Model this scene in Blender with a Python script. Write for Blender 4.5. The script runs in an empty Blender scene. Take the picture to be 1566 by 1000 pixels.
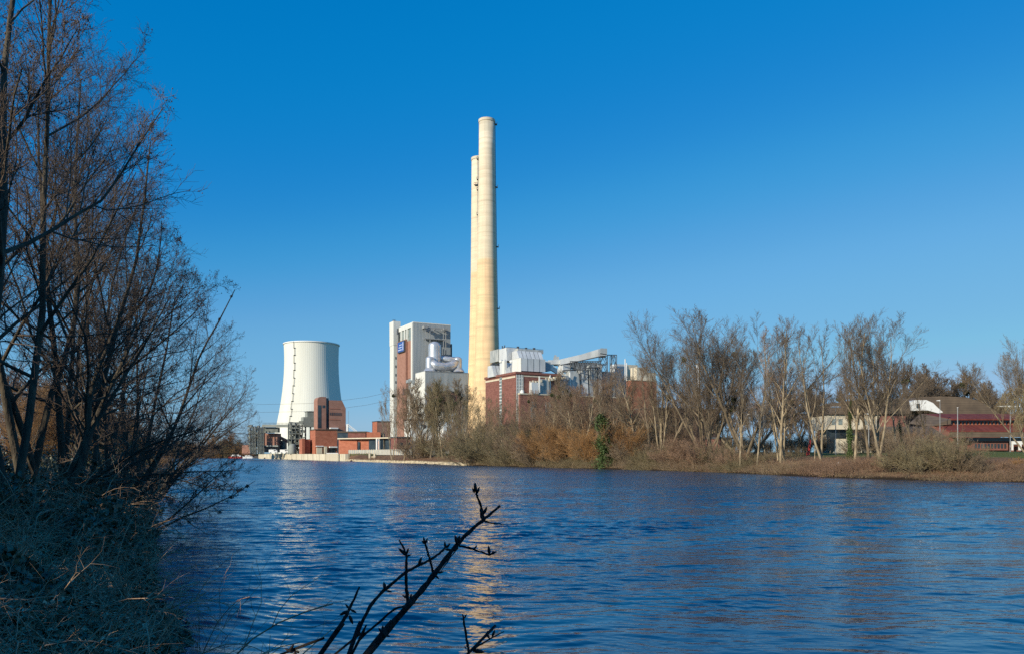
import bpy, math, numpy as np
from mathutils import Vector
R_ = math.radians
SC = bpy.context.scene
COL = SC.collection
# ------------------------------------------------------------------ camera, sky, sun
F, CX, HZ, CAMZ = 1218.0, 783.0, 694.0, 3.0
cd = bpy.data.cameras.new('camera'); cam = bpy.data.objects.new('camera', cd); COL.objects.link(cam)
cam.location = (0, 0, CAMZ); cam.rotation_euler = (R_(90), 0, 0)
cd.sensor_width = 36; cd.lens = 36 * F / 1566; cd.shift_y = (HZ - 500) / 1566
cd.clip_start = 0.1; cd.clip_end = 9000
SC.camera = cam
SUN_AZ, SUN_EL = 223.0, 22.0
w = bpy.data.worlds.new('World'); SC.world = w; w.use_nodes = True
nt = w.node_tree; bg = nt.nodes['Background']
sky = nt.nodes.new('ShaderNodeTexSky'); sky.sky_type = 'NISHITA'; sky.sun_disc = False
sky.sun_elevation = R_(SUN_EL); sky.sun_rotation = R_(SUN_AZ); sky.air_density = 1.0; sky.dust_density = 0.3; sky.ozone_density = 4.0
# the deep polarised winter blue: a colour curve over the physical sky
v1 = nt.nodes.new('ShaderNodeVectorMath'); v1.operation = 'SCALE'; v1.inputs['Scale'].default_value = .1; v2 = nt.nodes.new('ShaderNodeVectorMath'); v2.operation = 'SCALE'; v2.inputs['Scale'].default_value = 10
cu = nt.nodes.new('ShaderNodeRGBCurve')
for ci, pl in enumerate((((0, 0), (.08, .001), (.113, .012), (.149, .045), (.189, .100), (.222, .138), (.40, .235), (1, .8)), ((0, .04), (.161, .20), (.221, .238), (.284, .315), (.341, .366), (.401, .42), (.578, .50), (1, .85)), ((0, .30), (.315, .56), (.425, .631), (.52, .69), (.635, .745), (1, .92)))):
    c_ = cu.mapping.curves[ci]
    for p_ in pl[1:-1]: c_.points.new(*p_)
    c_.points[0].location = pl[0]; c_.points[-1].location = pl[-1]
cu.mapping.update()
nt.links.new(sky.outputs[0], v1.inputs[0]); nt.links.new(v1.outputs[0], cu.inputs['Color']); vm = nt.nodes.new('ShaderNodeVectorMath'); vm.operation = 'MINIMUM'; vm.inputs[1].default_value = (.30, .52, .76); nt.links.new(cu.outputs[0], vm.inputs[0]); nt.links.new(vm.outputs[0], v2.inputs[0]); nt.links.new(v2.outputs[0], bg.inputs[0]); bg.inputs[1].default_value = 0.10
sl = bpy.data.lights.new('sun', 'SUN'); sl.energy = 5.0; sl.angle = R_(0.5); sl.color = (1.0, 0.89, 0.71)
so = bpy.data.objects.new('sun', sl); COL.objects.link(so)
az, el = R_(SUN_AZ), R_(SUN_EL)
SD = Vector((math.sin(az) * math.cos(el), math.cos(az) * math.cos(el), math.sin(el)))
so.rotation_euler = (-SD).to_track_quat('-Z', 'Y').to_euler(); so.location = SD * 50
SC.view_settings.view_transform = 'Standard'; SC.view_settings.look = 'None'
SC.view_settings.exposure = 0.0; SC.view_settings.gamma = 1
SC.cycles.max_bounces = 5; SC.cycles.diffuse_bounces = 2; SC.cycles.glossy_bounces = 3; SC.cycles.transmission_bounces = 2
SC.cycles.transparent_max_bounces = 6; SC.cycles.use_denoising = False

# ------------------------------------------------------------------ helpers
rs = np.random.RandomState
def X(px, D): return (px - CX) / F * D
def Z(py, D): return CAMZ + (HZ - py) / F * D
def tag(o, label=None, cat=None, group=None, kind=None):
    if label: o['label'] = label
    if cat: o['category'] = cat
    if group: o['group'] = group
    if kind: o['kind'] = kind
    return o
def empty(name, loc, label, cat, group=None):
    o = bpy.data.objects.new(name, None); COL.objects.link(o); o.location = loc; o.empty_display_size = 0.3
    return tag(o, label, cat, group)
def root_loc(p):
    v = Vector((0, 0, 0))
    while p is not None: v += p.location; p = p.parent
    return v
def link(name, me, mat, parent=None, label=None):
    me.materials.append(mat); o = bpy.data.objects.new(name, me); COL.objects.link(o)
    if parent is not None: o.parent = parent
    if label: o['label'] = label
    return o
def np_mesh(name, V, Fq, smooth=False):
    """V (n,3); Fq (m,k) faces all with k corners"""
    me = bpy.data.meshes.new(name); V = np.asarray(V, np.float32); Fq = np.asarray(Fq, np.int32); m, k = Fq.shape
    me.vertices.add(len(V)); me.vertices.foreach_set('co', V.ravel())
    me.loops.add(m * k); me.loops.foreach_set('vertex_index', Fq.ravel())
    me.polygons.add(m); me.polygons.foreach_set('loop_start', np.arange(0, m * k, k, dtype=np.int32))
    if smooth: me.polygons.foreach_set('use_smooth', np.ones(m, bool))
    me.update(calc_edges=True); return me
def basis(t):
    t = t / np.maximum(np.linalg.norm(t, axis=-1, keepdims=True), 1e-9)
    ref = np.where(np.abs(t[..., 2:3]) > 0.9, np.array([1., 0, 0]), np.array([0, 0, 1.]))
    a = np.cross(t, ref); a /= np.linalg.norm(a, axis=-1, keepdims=True)
    return a, np.cross(t, a)
def tubes(sets):
    """sets: list of (pts (N,n,3), rad (N,n), k) -> V, F quads"""
    Vs, Fs, off = [], [], 0
    for pts, rad, k in sets:
        N, n, _ = pts.shape
        if N == 0: continue
        T = np.gradient(pts, axis=1)
        T = T / np.maximum(np.linalg.norm(T, axis=-1, keepdims=True), 1e-9)
        mT = T.mean(axis=1, keepdims=True)
        ref = np.where(np.abs(mT[..., 2:3]) > 0.8 * np.linalg.norm(mT, axis=-1, keepdims=True), np.array([1., 0.1, 0]), np.array([0.05, 0.1, 1.]))
        a = np.cross(T, np.broadcast_to(ref, T.shape)); a /= np.maximum(np.linalg.norm(a, axis=-1, keepdims=True), 1e-9)
        b = np.cross(T, a)
        an = np.arange(k) / k * 2 * math.pi
        V = pts[:, :, None, :] + rad[:, :, None, None] * (a[:, :, None, :] * np.cos(an)[None, None, :, None] + b[:, :, None, :] * np.sin(an)[None, None, :, None])
        idx = (np.arange(N * n * k).reshape(N, n, k)) + off
        i0 = idx[:, :-1, :]; i1 = idx[:, 1:, :]
        q = np.stack([i0, np.roll(i0, -1, axis=2), np.roll(i1, -1, axis=2), i1], axis=-1).reshape(-1, 4)
        Vs.append(V.reshape(-1, 3)); Fs.append(q); off += N * n * k
    return np.concatenate(Vs), np.concatenate(Fs)
class MB:
    def __init__(s): s.v = []; s.f = []
    def add(s, vs, fs):
        o = len(s.v); s.v += [tuple(map(float, p)) for p in vs]; s.f += [tuple(i + o for i in f) for f in fs]; return s
    def quadbox(s, p, a, b, c):
        p, a, b, c = map(Vector, (p, a, b, c))
        vs = [p, p + a, p + a + b, p + b, p + c, p + a + c, p + a + b + c, p + b + c]
        return s.add(vs, [(0, 3, 2, 1), (4, 5, 6, 7), (0, 1, 5, 4), (1, 2, 6, 5), (2, 3, 7, 6), (3, 0, 4, 7)])
    def box(s, x0, x1, y0, y1, z0, z1): return s.quadbox((x0, y0, z0), (x1 - x0, 0, 0), (0, y1 - y0, 0), (0, 0, z1 - z0))
    def bar(s, p, q, r, k=4, r2=None):
        p, q = Vector(p), Vector(q); d = (q - p).normalized(); a = d.orthogonal().normalized(); b = d.cross(a)
        r2 = r if r2 is None else r2; vs = []
        for c, rr in ((p, r), (q, r2)):
            for i in range(k):
                t = 2 * math.pi * (i + .5) / k; vs.append(c + (a * math.cos(t) + b * math.sin(t)) * rr)
        fs = [(i, (i + 1) % k, k + (i + 1) % k, k + i) for i in range(k)] + [tuple(range(k))[::-1], tuple(range(k, 2 * k))]
        return s.add(vs, fs)
    def lathe(s, cx, cy, prof, k=24):
        n = len(prof); vs = []
        for r, z in prof:
            for i in range(k): t = 2 * math.pi * i / k; vs.append((cx + r * math.cos(t), cy + r * math.sin(t), z))
        fs = [(j * k + i, j * k + (i + 1) % k, (j + 1) * k + (i + 1) % k, (j + 1) * k + i) for j in range(n - 1) for i in range(k)]
        return s.add(vs, fs + [tuple(range((n - 1) * k, n * k))])
    def prism(s, poly, d):
        """poly: planar 3d points; extruded by vector d"""
        n = len(poly); P = [Vector(p) for p in poly]; d = Vector(d)
        return s.add(P + [p + d for p in P], [tuple(range(n))[::-1], tuple(range(n, 2 * n))] + [(i, (i + 1) % n, n + (i + 1) % n, n + i) for i in range(n)])
    def pipe(s, pts, rads, k=16):
        P = np.array([pts], float); V, Q = tubes([(P, np.array([rads], float), k)])
        n = len(V); return s.add(V, [tuple(q) for q in Q] + [tuple(range(k))[::-1], tuple(range(n - k, n))])
    def build(s, name, m, parent=None, label=None, smooth=False):
        me = bpy.data.meshes.new(name); o = root_loc(parent)
        me.from_pydata([(x - o.x, y - o.y, z - o.z) for x, y, z in s.v], [], s.f)
        import bmesh
        bm = bmesh.new(); bm.from_mesh(me); bmesh.ops.recalc_face_normals(bm, faces=bm.faces); bm.to_mesh(me); bm.free()
        if smooth:
            me.polygons.foreach_set('use_smooth', np.ones(len(me.polygons), bool))
        return link(name, me, m, parent, label)

def M(name, c1, c2=None, scale=1.0, stretch=(1, 1, 1), rough=0.8, metal=0.0, bump=0.0, bscale=None, detail=4, rand=0.0, spec=0.5, sharp=(0.35, 0.65), trans=0.0):
    m = bpy.data.materials.new(name); m.use_nodes = True; n = m.node_tree.nodes; L = m.node_tree.links
    b = n['Principled BSDF']; b.inputs['Roughness'].default_value = rough; b.inputs['Metallic'].default_value = metal
    b.inputs['Specular IOR Level'].default_value = spec
    tc = n.new('ShaderNodeTexCoord'); mp = n.new('ShaderNodeMapping'); mp.inputs['Scale'].default_value = stretch
    L.new(tc.outputs['Object'], mp.inputs[0])
    nz = n.new('ShaderNodeTexNoise'); nz.inputs['Scale'].default_value = scale; nz.inputs['Detail'].default_value = detail
    L.new(mp.outputs[0], nz.inputs['Vector'])
    mr = n.new('ShaderNodeMapRange'); mr.inputs[1].default_value = sharp[0]; mr.inputs[2].default_value = sharp[1]; L.new(nz.outputs[0], mr.inputs[0])
    mx = n.new('ShaderNodeMix'); mx.data_type = 'RGBA'; mx.inputs[6].default_value = (*c1, 1); mx.inputs[7].default_value = (*(c2 or c1), 1)
    L.new(mr.outputs[0], mx.inputs[0]); out = mx.outputs[2]
    if rand:
        oi = n.new('ShaderNodeObjectInfo'); h = n.new('ShaderNodeHueSaturation'); r2 = n.new('ShaderNodeMapRange')
        r2.inputs[3].default_value = 1 - rand; r2.inputs[4].default_value = 1 + rand
        L.new(oi.outputs['Random'], r2.inputs[0]); L.new(r2.outputs[0], h.inputs['Value']); L.new(out, h.inputs['Color']); out = h.outputs[0]
    L.new(out, b.inputs['Base Color'])
    if bump:
        bp = n.new('ShaderNodeBump'); bp.inputs['Strength'].default_value = bump; bp.inputs['Distance'].default_value = 0.3
        if bscale:
            n2 = n.new('ShaderNodeTexNoise'); n2.inputs['Scale'].default_value = bscale; L.new(mp.outputs[0], n2.inputs['Vector']); L.new(n2.outputs[0], bp.inputs['Height'])
        else: L.new(nz.outputs[0], bp.inputs['Height'])
        L.new(bp.outputs[0], b.inputs['Normal'])
    return m
def grid_lines(m, axis, period, width, col, strength=0.6):
    """darker joints every period metres along an object axis"""
    n = m.node_tree.nodes; L = m.node_tree.links; b = n['Principled BSDF']
    src = b.inputs['Base Color'].links[0].from_socket
    tc = n.new('ShaderNodeTexCoord'); sp = n.new('ShaderNodeSeparateXYZ'); L.new(tc.outputs['Object'], sp.inputs[0])
    md = n.new('ShaderNodeMath'); md.operation = 'PINGPONG'; md.inputs[1].default_value = period / 2; L.new(sp.outputs[axis], md.inputs[0])
    lt = n.new('ShaderNodeMath'); lt.operation = 'LESS_THAN'; lt.inputs[1].default_value = width / 2; L.new(md.outputs[0], lt.inputs[0])
    ml = n.new('ShaderNodeMath'); ml.operation = 'MULTIPLY'; ml.inputs[1].default_value = strength; L.new(lt.outputs[0], ml.inputs[0])
    mx = n.new('ShaderNodeMix'); mx.data_type = 'RGBA'; mx.inputs[7].default_value = (*col, 1)
    L.new(ml.outputs[0], mx.inputs[0]); L.new(src, mx.inputs[6]); L.new(mx.outputs[2], b.inputs['Base Color']); return m

mt = {}
mt['clad'] = M('grey_cladding', (.28, .32, .34), (.37, .40, .41), .5, (1, 1, .06), .45, spec=.3)
mt['cladw'] = M('white_cladding', (.66, .66, .60), (.74, .74, .68), .5, (1, 1, .08), .5, spec=.3)
mt['cladb'] = M('pale_duct_sheet', (.50, .52, .52), (.64, .66, .65), .35, (1, 1, .4), .4, spec=.4)
mt['cladd'] = M('weathered_sheet', (.30, .32, .31), (.46, .47, .44), .5, (1, 1, .5), .5)
mt['alu'] = M('aluminium_sheet', (.50, .53, .56), (.66, .68, .70), .4, (1, 1, 1), .34, metal=.55)
mt['brickm'] = grid_lines(M('maroon_brick', (.17, .065, .05), (.25, .105, .08), .6, (1, 1, 1.6), .9, detail=8), 2, 1.1, .12, (.3, .17, .13), .35)
mt['brickd'] = M('dark_brown_brick', (.085, .05, .038), (.13, .08, .06), .6, (1, 1, 1.6), .9, detail=8)
mt['straw'] = M('far_bank_reeds', (.19, .135, .075), (.31, .23, .14), .5, rough=.95)
mt['brickb'] = M('brown_brick', (.30, .155, .11), (.36, .19, .14), .35, (1, 1, 1.4), .9, detail=7)
mt['brickr'] = grid_lines(M('red_brick', (.34, .11, .06), (.43, .155, .09), .5, (1, 1, 1.8), .9, detail=7), 2, .9, .08, (.25, .10, .06), .4)
mt['cream'] = M('cream_render', (.58, .51, .38), (.66, .59, .45), .4, (1, 1, .4), .9)
mt['white'] = M('white_paint', (.76, .76, .72), (.80, .80, .77), 1., rough=.6)
mt['dark'] = M('dark_steel', (.05, .055, .06), (.09, .095, .10), 1., rough=.6)
mt['steel'] = M('galvanised_steel', (.24, .26, .27), (.32, .33, .33), 1., rough=.5)
mt['green'] = M('grey_green_steel', (.11, .125, .11), (.17, .185, .165), .6, rough=.7)
mt['greenl'] = M('pale_green_sheet', (.22, .24, .21), (.29, .31, .28), .4, rough=.7)
mt['glass'] = M('dark_window_glass', (.025, .035, .045), (.05, .07, .08), .4, rough=.15, spec=.6)
mt['glassg'] = M('green_grey_glass', (.16, .20, .19), (.27, .31, .29), .5, rough=.3, spec=.5)
mt['blue'] = M('blue_sign_paint', (.03, .08, .32), (.05, .12, .40), .6, rough=.4)
mt['paleblue'] = M('pale_sign_lettering', (.42, .50, .70), (.55, .62, .78), .6, rough=.4)
mt['roofr'] = M('maroon_roof_sheet', (.13, .036, .03), (.19, .055, .045), .3, (4, 1, 1), .85, spec=.15)
mt['roofb'] = grid_lines(M('brown_roof', (.095, .07, .05), (.15, .11, .075), .35, (1, 1, 1), .95, detail=9), 2, .7, .12, (.05, .04, .03), .5)
mt['conc'] = grid_lines(M('cream_concrete', (.50, .44, .31), (.66, .59, .44), .3, (1, 1, .5), .9, bump=.2), 0, 6.0, .35, (.16, .14, .1), .8)
mt['stone'] = M('pale_stone_edge', (.36, .29, .18), (.60, .50, .34), .6, (1, 1, 2), .95, bump=.4, detail=8)
mt['red'] = M('red_hull_paint', (.42, .04, .03), (.5, .07, .05), .8, rough=.5)
# bark and twigs
mt['bark_dark'] = M('dark_alder_bark', (.045, .036, .026), (.11, .09, .06), 6, (1, 1, .35), .95, bump=.5, detail=6)  # dark brown bark of the near bank trees
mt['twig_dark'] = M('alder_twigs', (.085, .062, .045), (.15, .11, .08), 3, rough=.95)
mt['bark_tan'] = M('tan_bark', (.15, .115, .07), (.42, .34, .22), 2.2, (1, 1, .35), .95, rand=.15)
mt['bark_grey'] = M('grey_brown_bark', (.10, .08, .05), (.26, .20, .13), 2.0, (1, 1, .3), .95, rand=.15)
mt['twig_brown'] = M('brown_twigs', (.185, .135, .085), (.275, .205, .13), .3, rough=.95, rand=.15)
mt['twig_red'] = M('reddish_twigs', (.225, .14, .088), (.32, .205, .13), .3, rough=.95, rand=.15)
mt['twig_dusk'] = M('grey_brown_twigs', (.13, .098, .068), (.20, .15, .10), .3, rough=.95, rand=.12)
mt['twig_orange'] = M('orange_willow_twigs', (.30, .155, .055), (.38, .22, .09), .3, rough=.95, rand=.12)
mt['twig_olive'] = M('olive_twigs', (.185, .15, .08), (.27, .22, .12), .4, rough=.95, rand=.15)
mt['twig_pale'] = M('pale_grey_twigs', (.25, .22, .18), (.34, .30, .24), .3, rough=.95, rand=.1)
mt['mistle'] = M('mistletoe', (.035, .045, .015), (.06, .075, .025), 2, rough=.9)
mt['ivyfar'] = M('ivy_on_trunk', (.035, .06, .015), (.085, .13, .035), 1.5, rough=.7, detail=6)
mt['hedge'] = M('evergreen_foliage', (.03, .05, .02), (.06, .09, .035), 1.5, rough=.7)

# ------------------------------------------------------------------ river outline and terrain
LB = [(400, -220), (60, -24), (15, -1), (8, 2.5), (2, 5.6), (-1.8, 7.4), (-4.0, 9.6), (-5.1, 12), (-7.1, 15.5), (-8.7, 19), (-10.7, 23.4), (-15.5, 34), (-24.5, 55), (-55, 130), (-172, 400), (-260, 560), (-900, 760)]
RB = [(-900, 900), (-330, 735), (-205, 645), (-176, 553), (-86, 377), (-73.5, 351), (-53, 304), (-30.6, 261), (-12.5, 211), (-.5, 192), (9.6, 174), (19, 159), (26, 146), (34, 130), (40, 104), (46, 91), (54.6, 85), (90, 76), (200, 66), (900, 20)]
POLY = np.array(LB + RB, float)
def sdist(x, y):
    """positive on land, negative on water; also True where the nearest bank is the near (left) one"""
    x = np.asarray(x, float); y = np.asarray(y, float); best = np.full(x.shape, 1e9); left = np.zeros(x.shape, bool); ins = np.zeros(x.shape, bool)
    n = len(POLY)
    for i in range(n):
        a = POLY[i]; b = POLY[(i + 1) % n]; d = b - a; l2 = d @ d
        t = np.clip(((x - a[0]) * d[0] + (y - a[1]) * d[1]) / l2, 0, 1)
        dd = np.hypot(x - a[0] - t * d[0], y - a[1] - t * d[1])
        if i not in (len(LB) - 1, n - 1):
            m = dd < best; best = np.where(m, dd, best); left = np.where(m, i < len(LB), left)
        c = (a[1] > y) != (b[1] > y)
        with np.errstate(divide='ignore', invalid='ignore'):
            xi = (b[0] - a[0]) * (y - a[1]) / (b[1] - a[1]) + a[0]
        ins ^= c & (x < xi)
    return np.where(ins, -best, best), left
def pn(x, y, s, seed=0):
    r = rs(seed + 77); o = 0
    for i in range(7):
        a = r.rand() * 6.283; f = s * (0.6 + r.rand() * 1.6); o = o + np.sin((x * math.cos(a) + y * math.sin(a)) * f + r.rand() * 6.28) / 7
    return o * 1.6
def gz(x, y):
    s, left = sdist(x, y); s0 = s + 0.35 * pn(x, y, 1.1, 3)
    zl = np.interp(s0, [-12, -1, 0, .5, 2.5, 6, 12, 25, 80, 600], [-3, -.6, -.02, .5, 1.15, 1.45, 1.8, 2.4, 2.8, 3.0]) + .12 * pn(x, y, 1.6, 5) * np.clip(s, 0, 1) + .05 * pn(x, y, 5, 8) * np.clip(s, 0, 1)
    sr = s + np.clip(0.012 * np.hypot(x, y), 0, 2) * pn(x, y, .35, 2) * .5
    zr = np.interp(sr, [-14, -1, 0, 1.2, 4, 9, 18, 30, 70, 600], [-4, -.5, 0, .45, 1.0, 1.75, 2.7, 3.0, 3.5, 3.9]) + .15 * pn(x, y, .6, 9) * np.clip(s * .3, 0, 1)
    far = np.hypot(x, y) > 480
    q = (y > 340) & (x < -60) & ~left
    zr = np.where(q, np.interp(s, [-3, .4, 2.2, 60], [-4, -3.8, 3.05, 3.6]), zr)
    return np.where(left, zl, zr)
def gz1(x, y): return float(gz(np.array([x]), np.array([y]))[0])
def axis_coords(lo, hi, a=.16, g=.022):
    out = [0.0]; v = 0
    while v < hi: v += a + g * v; out.append(v)
    neg = []; v = 0
    while v < -lo: v += a + g * v; neg.append(-v)
    return np.array(neg[::-1] + out)
gx = axis_coords(-3500, 3500); gy = axis_coords(-60, 5500)
GX, GY = np.meshgrid(gx, gy); GZ = gz(GX.ravel(), GY.ravel())
nx = len(gx); ny = len(gy); idx = np.arange(nx * ny).reshape(ny, nx)
Q = np.stack([idx[:-1, :-1], idx[:-1, 1:], idx[1:, 1:], idx[1:, :-1]], -1).reshape(-1, 4)
gm = bpy.data.materials.new('bank_soil'); gm.use_nodes = True
n = gm.node_tree.nodes; L = gm.node_tree.links; b = n['Principled BSDF']; b.inputs['Roughness'].default_value = 1; b.inputs['Specular IOR Level'].default_value = .1
tc = n.new('ShaderNodeTexCoord'); sp = n.new('ShaderNodeSeparateXYZ'); L.new(tc.outputs['Object'], sp.inputs[0])
nz = n.new('ShaderNodeTexNoise'); nz.inputs['Scale'].default_value = .35; nz.inputs['Detail'].default_value = 12; nz.inputs['Roughness'].default_value = .75; L.new(tc.outputs['Object'], nz.inputs[0])
cr = n.new('ShaderNodeValToRGB'); L.new(nz.outputs[0], cr.inputs[0]); e = cr.color_ramp.elements
e[0].position = .32; e[0].color = (.10, .055, .035, 1); e[1].position = .68; e[1].color = (.30, .19, .11, 1); q = cr.color_ramp.elements.new(.5); q.color = (.19, .11, .065, 1)
nz2 = n.new('ShaderNodeTexNoise'); nz2.inputs['Scale'].default_value = .12; nz2.inputs['Detail'].default_value = 6; L.new(tc.outputs['Object'], nz2.inputs[0])
ad = n.new('ShaderNodeMath'); ad.operation = 'MULTIPLY_ADD'; ad.inputs[1].default_value = 2.2; L.new(nz2.outputs[0], ad.inputs[0]); L.new(sp.outputs[2], ad.inputs[2])
mr = n.new('ShaderNodeMapRange'); mr.inputs[1].default_value = 3.45; mr.inputs[2].default_value = 3.95; L.new(ad.outputs[0], mr.inputs[0])
mx = n.new('ShaderNodeMix'); mx.data_type = 'RGBA'; L.new(mr.outputs[0], mx.inputs[0]); L.new(cr.outputs[0], mx.inputs[6])
gn = n.new('ShaderNodeMix'); gn.data_type = 'RGBA'; gn.inputs[6].default_value = (.07, .105, .025, 1); gn.inputs[7].default_value = (.17, .17, .06, 1); L.new(nz.outputs[0], gn.inputs[0]); L.new(gn.outputs[2], mx.inputs[7])
wr = n.new('ShaderNodeMapRange'); wr.inputs[1].default_value = .22; wr.inputs[2].default_value = .5; L.new(sp.outputs[2], wr.inputs[0]); wm = n.new('ShaderNodeMix'); wm.data_type = 'RGBA'; wm.inputs[6].default_value = (.035, .025, .016, 1); L.new(wr.outputs[0], wm.inputs[0]); L.new(mx.outputs[2], wm.inputs[7])
L.new(wm.outputs[2], b.inputs['Base Color'])
bp = n.new('ShaderNodeBump'); bp.inputs['Strength'].default_value = .8; bp.inputs['Distance'].default_value = .4; L.new(nz.outputs[0], bp.inputs['Height']); L.new(bp.outputs[0], b.inputs['Normal'])
tag(link('ground', np_mesh('ground', np.stack([GX.ravel(), GY.ravel(), GZ], -1), Q, True), gm), kind='structure')

# ------------------------------------------------------------------ water
def water():
    rr = [4.0]
    while rr[-1] < 260: rr.append(rr[-1] * 1.0034)
    while rr[-1] < 1500: rr.append(rr[-1] * 1.03)
    rr = np.array(rr)
    th = np.concatenate([np.arange(-100, -48, 1.5), np.arange(-48, 48, .12), np.arange(48, 101, 1.5)]) * math.pi / 180
    TH, RR = np.meshgrid(th, rr); x = RR * np.sin(TH); y = RR * np.cos(TH)
    z = np.zeros_like(x); wind = np.interp(RR, [8, 16, 45, 300], [.62, .74, 1.15, 1.25]); r = rs(5); lam = np.exp(np.linspace(math.log(.16), math.log(5.0), 52))
    patch = 1 + .8 * pn(x, y * 2.2, .12, 21) + .3 * pn(x, y * 2, .5, 22)
    px_, py_ = x + .35 * pn(x, y, .9, 31), y + .35 * pn(x, y, .9, 32)
    for i, l in enumerate(lam):
        a = math.pi / 2 + r.randn() * .40; k = 2 * math.pi / l; ph = r.rand() * 6.28
        slope = (.040 if l > .2 else .028) if l < .7 else .034 * (.7 / l) ** .8
        fade = np.clip(l / (RR * .0034 * 3.0) - .3, 0, 1) * np.where(np.abs(TH) > .83, np.clip(l / (RR * .026 * 3) - .3, 0, 1), 1)
        lm = np.clip(patch, .25, 2) if l < 1.2 else 1
        z += slope * l / (2 * math.pi) * np.sin(k * (px_ * math.cos(a) + py_ * math.sin(a)) + ph) * fade * lm * wind
    n0, n1 = x.shape; idx = np.arange(n0 * n1).reshape(n0, n1)
    Q = np.stack([idx[:-1, :-1], idx[:-1, 1:], idx[1:, 1:], idx[1:, :-1]], -1).reshape(-1, 4)
    m = bpy.data.materials.new('river_water'); m.use_nodes = True; n = m.node_tree.nodes; L = m.node_tree.links; b = n['Principled BSDF']
    b.inputs['Base Color'].default_value = (.004, .046, .100, 1); b.inputs['IOR'].default_value = 1.85
    tc = n.new('ShaderNodeTexCoord'); mp = n.new('ShaderNodeMapping'); mp.inputs['Scale'].default_value = (.75, 1.6, 1); L.new(tc.outputs['Object'], mp.inputs[0])
    a1 = n.new('ShaderNodeTexNoise'); a1.inputs['Scale'].default_value = 2.4; a1.inputs['Detail'].default_value = 3; a1.inputs['Roughness'].default_value = .55; L.new(mp.outputs[0], a1.inputs[0])
    big = n.new('ShaderNodeTexNoise'); big.inputs['Scale'].default_value = .05; big.inputs['Detail'].default_value = 3; L.new(mp.outputs[0], big.inputs[0])
    # wind comes in over the river: ripples stronger away from the near bank
    sp = n.new('ShaderNodeSeparateXYZ'); L.new(tc.outputs['Object'], sp.inputs[0])
    mr = n.new('ShaderNodeMapRange'); mr.inputs[1].default_value = 8; mr.inputs[2].default_value = 60; mr.inputs[3].default_value = .008; mr.inputs[4].default_value = .10; L.new(sp.outputs[1], mr.inputs[0])
    ro = n.new('ShaderNodeMapRange'); ro.inputs[1].default_value = 22; ro.inputs[2].default_value = 130; ro.inputs[3].default_value = .015; ro.inputs[4].default_value = .22; L.new(sp.outputs[1], ro.inputs[0]); L.new(ro.outputs[0], b.inputs['Roughness'])
    mb = n.new('ShaderNodeMapRange'); mb.inputs[1].default_value = .35; mb.inputs[2].default_value = .65; mb.inputs[3].default_value = .5; mb.inputs[4].default_value = 1.4; L.new(big.outputs[0], mb.inputs[0])
    mu = n.new('ShaderNodeMath'); mu.operation = 'MULTIPLY'; L.new(mr.outputs[0], mu.inputs[0]); L.new(mb.outputs[0], mu.inputs[1])
    hh = n.new('ShaderNodeMath'); hh.operation = 'MULTIPLY'; L.new(a1.outputs[0], hh.inputs[0]); L.new(mu.outputs[0], hh.inputs[1])
    bp = n.new('ShaderNodeBump'); bp.inputs['Strength'].default_value = 1; bp.inputs['Distance'].default_value = 1.0; L.new(hh.outputs[0], bp.inputs['Height']); L.new(bp.outputs[0], b.inputs['Normal'])
    tag(link('river_water', np_mesh('river_water', np.stack([x.ravel(), y.ravel(), z.ravel()], -1), Q[:, ::-1], True), m), kind='structure')
water()

# ------------------------------------------------------------------ power station
SA = R_(28); U = Vector((math.cos(SA), math.sin(SA), 0)); Vv = Vector((-math.sin(SA), math.cos(SA), 0))
class Corner:
    """a building corner nearest the viewer, with faces running along U (to the right) and V (to the left, away)"""
    def __init__(s, px, D): s.p = Vector((X(px, D), D, 0))
    def t(s, ax, px):
        k = (px - CX) / F; return (s.p.x - k * s.p.y) / (k * ax.y - ax.x)
    def u(s, px): return s.t(U, px)
    def v(s, px): return s.t(Vv, px)
    def z(s, py, ax=None, t=0):
        D = s.p.y + (ax.y * t if ax else 0); return Z(py, D)
    def at(s, u=0, v=0, z=0): q = s.p + U * u + Vv * v; return Vector((q.x, q.y, z))
    def box(s, mb, u0, u1, v0, v1, z0, z1): mb.quadbox(s.at(u0, v0, z0), U * (u1 - u0), Vv * (v1 - v0), (0, 0, z1 - z0)); return mb
def part(name, m, par, fn, label=None, smooth=False):
    mb = MB(); fn(mb); return mb.build(name, m, par, label, smooth)

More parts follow.
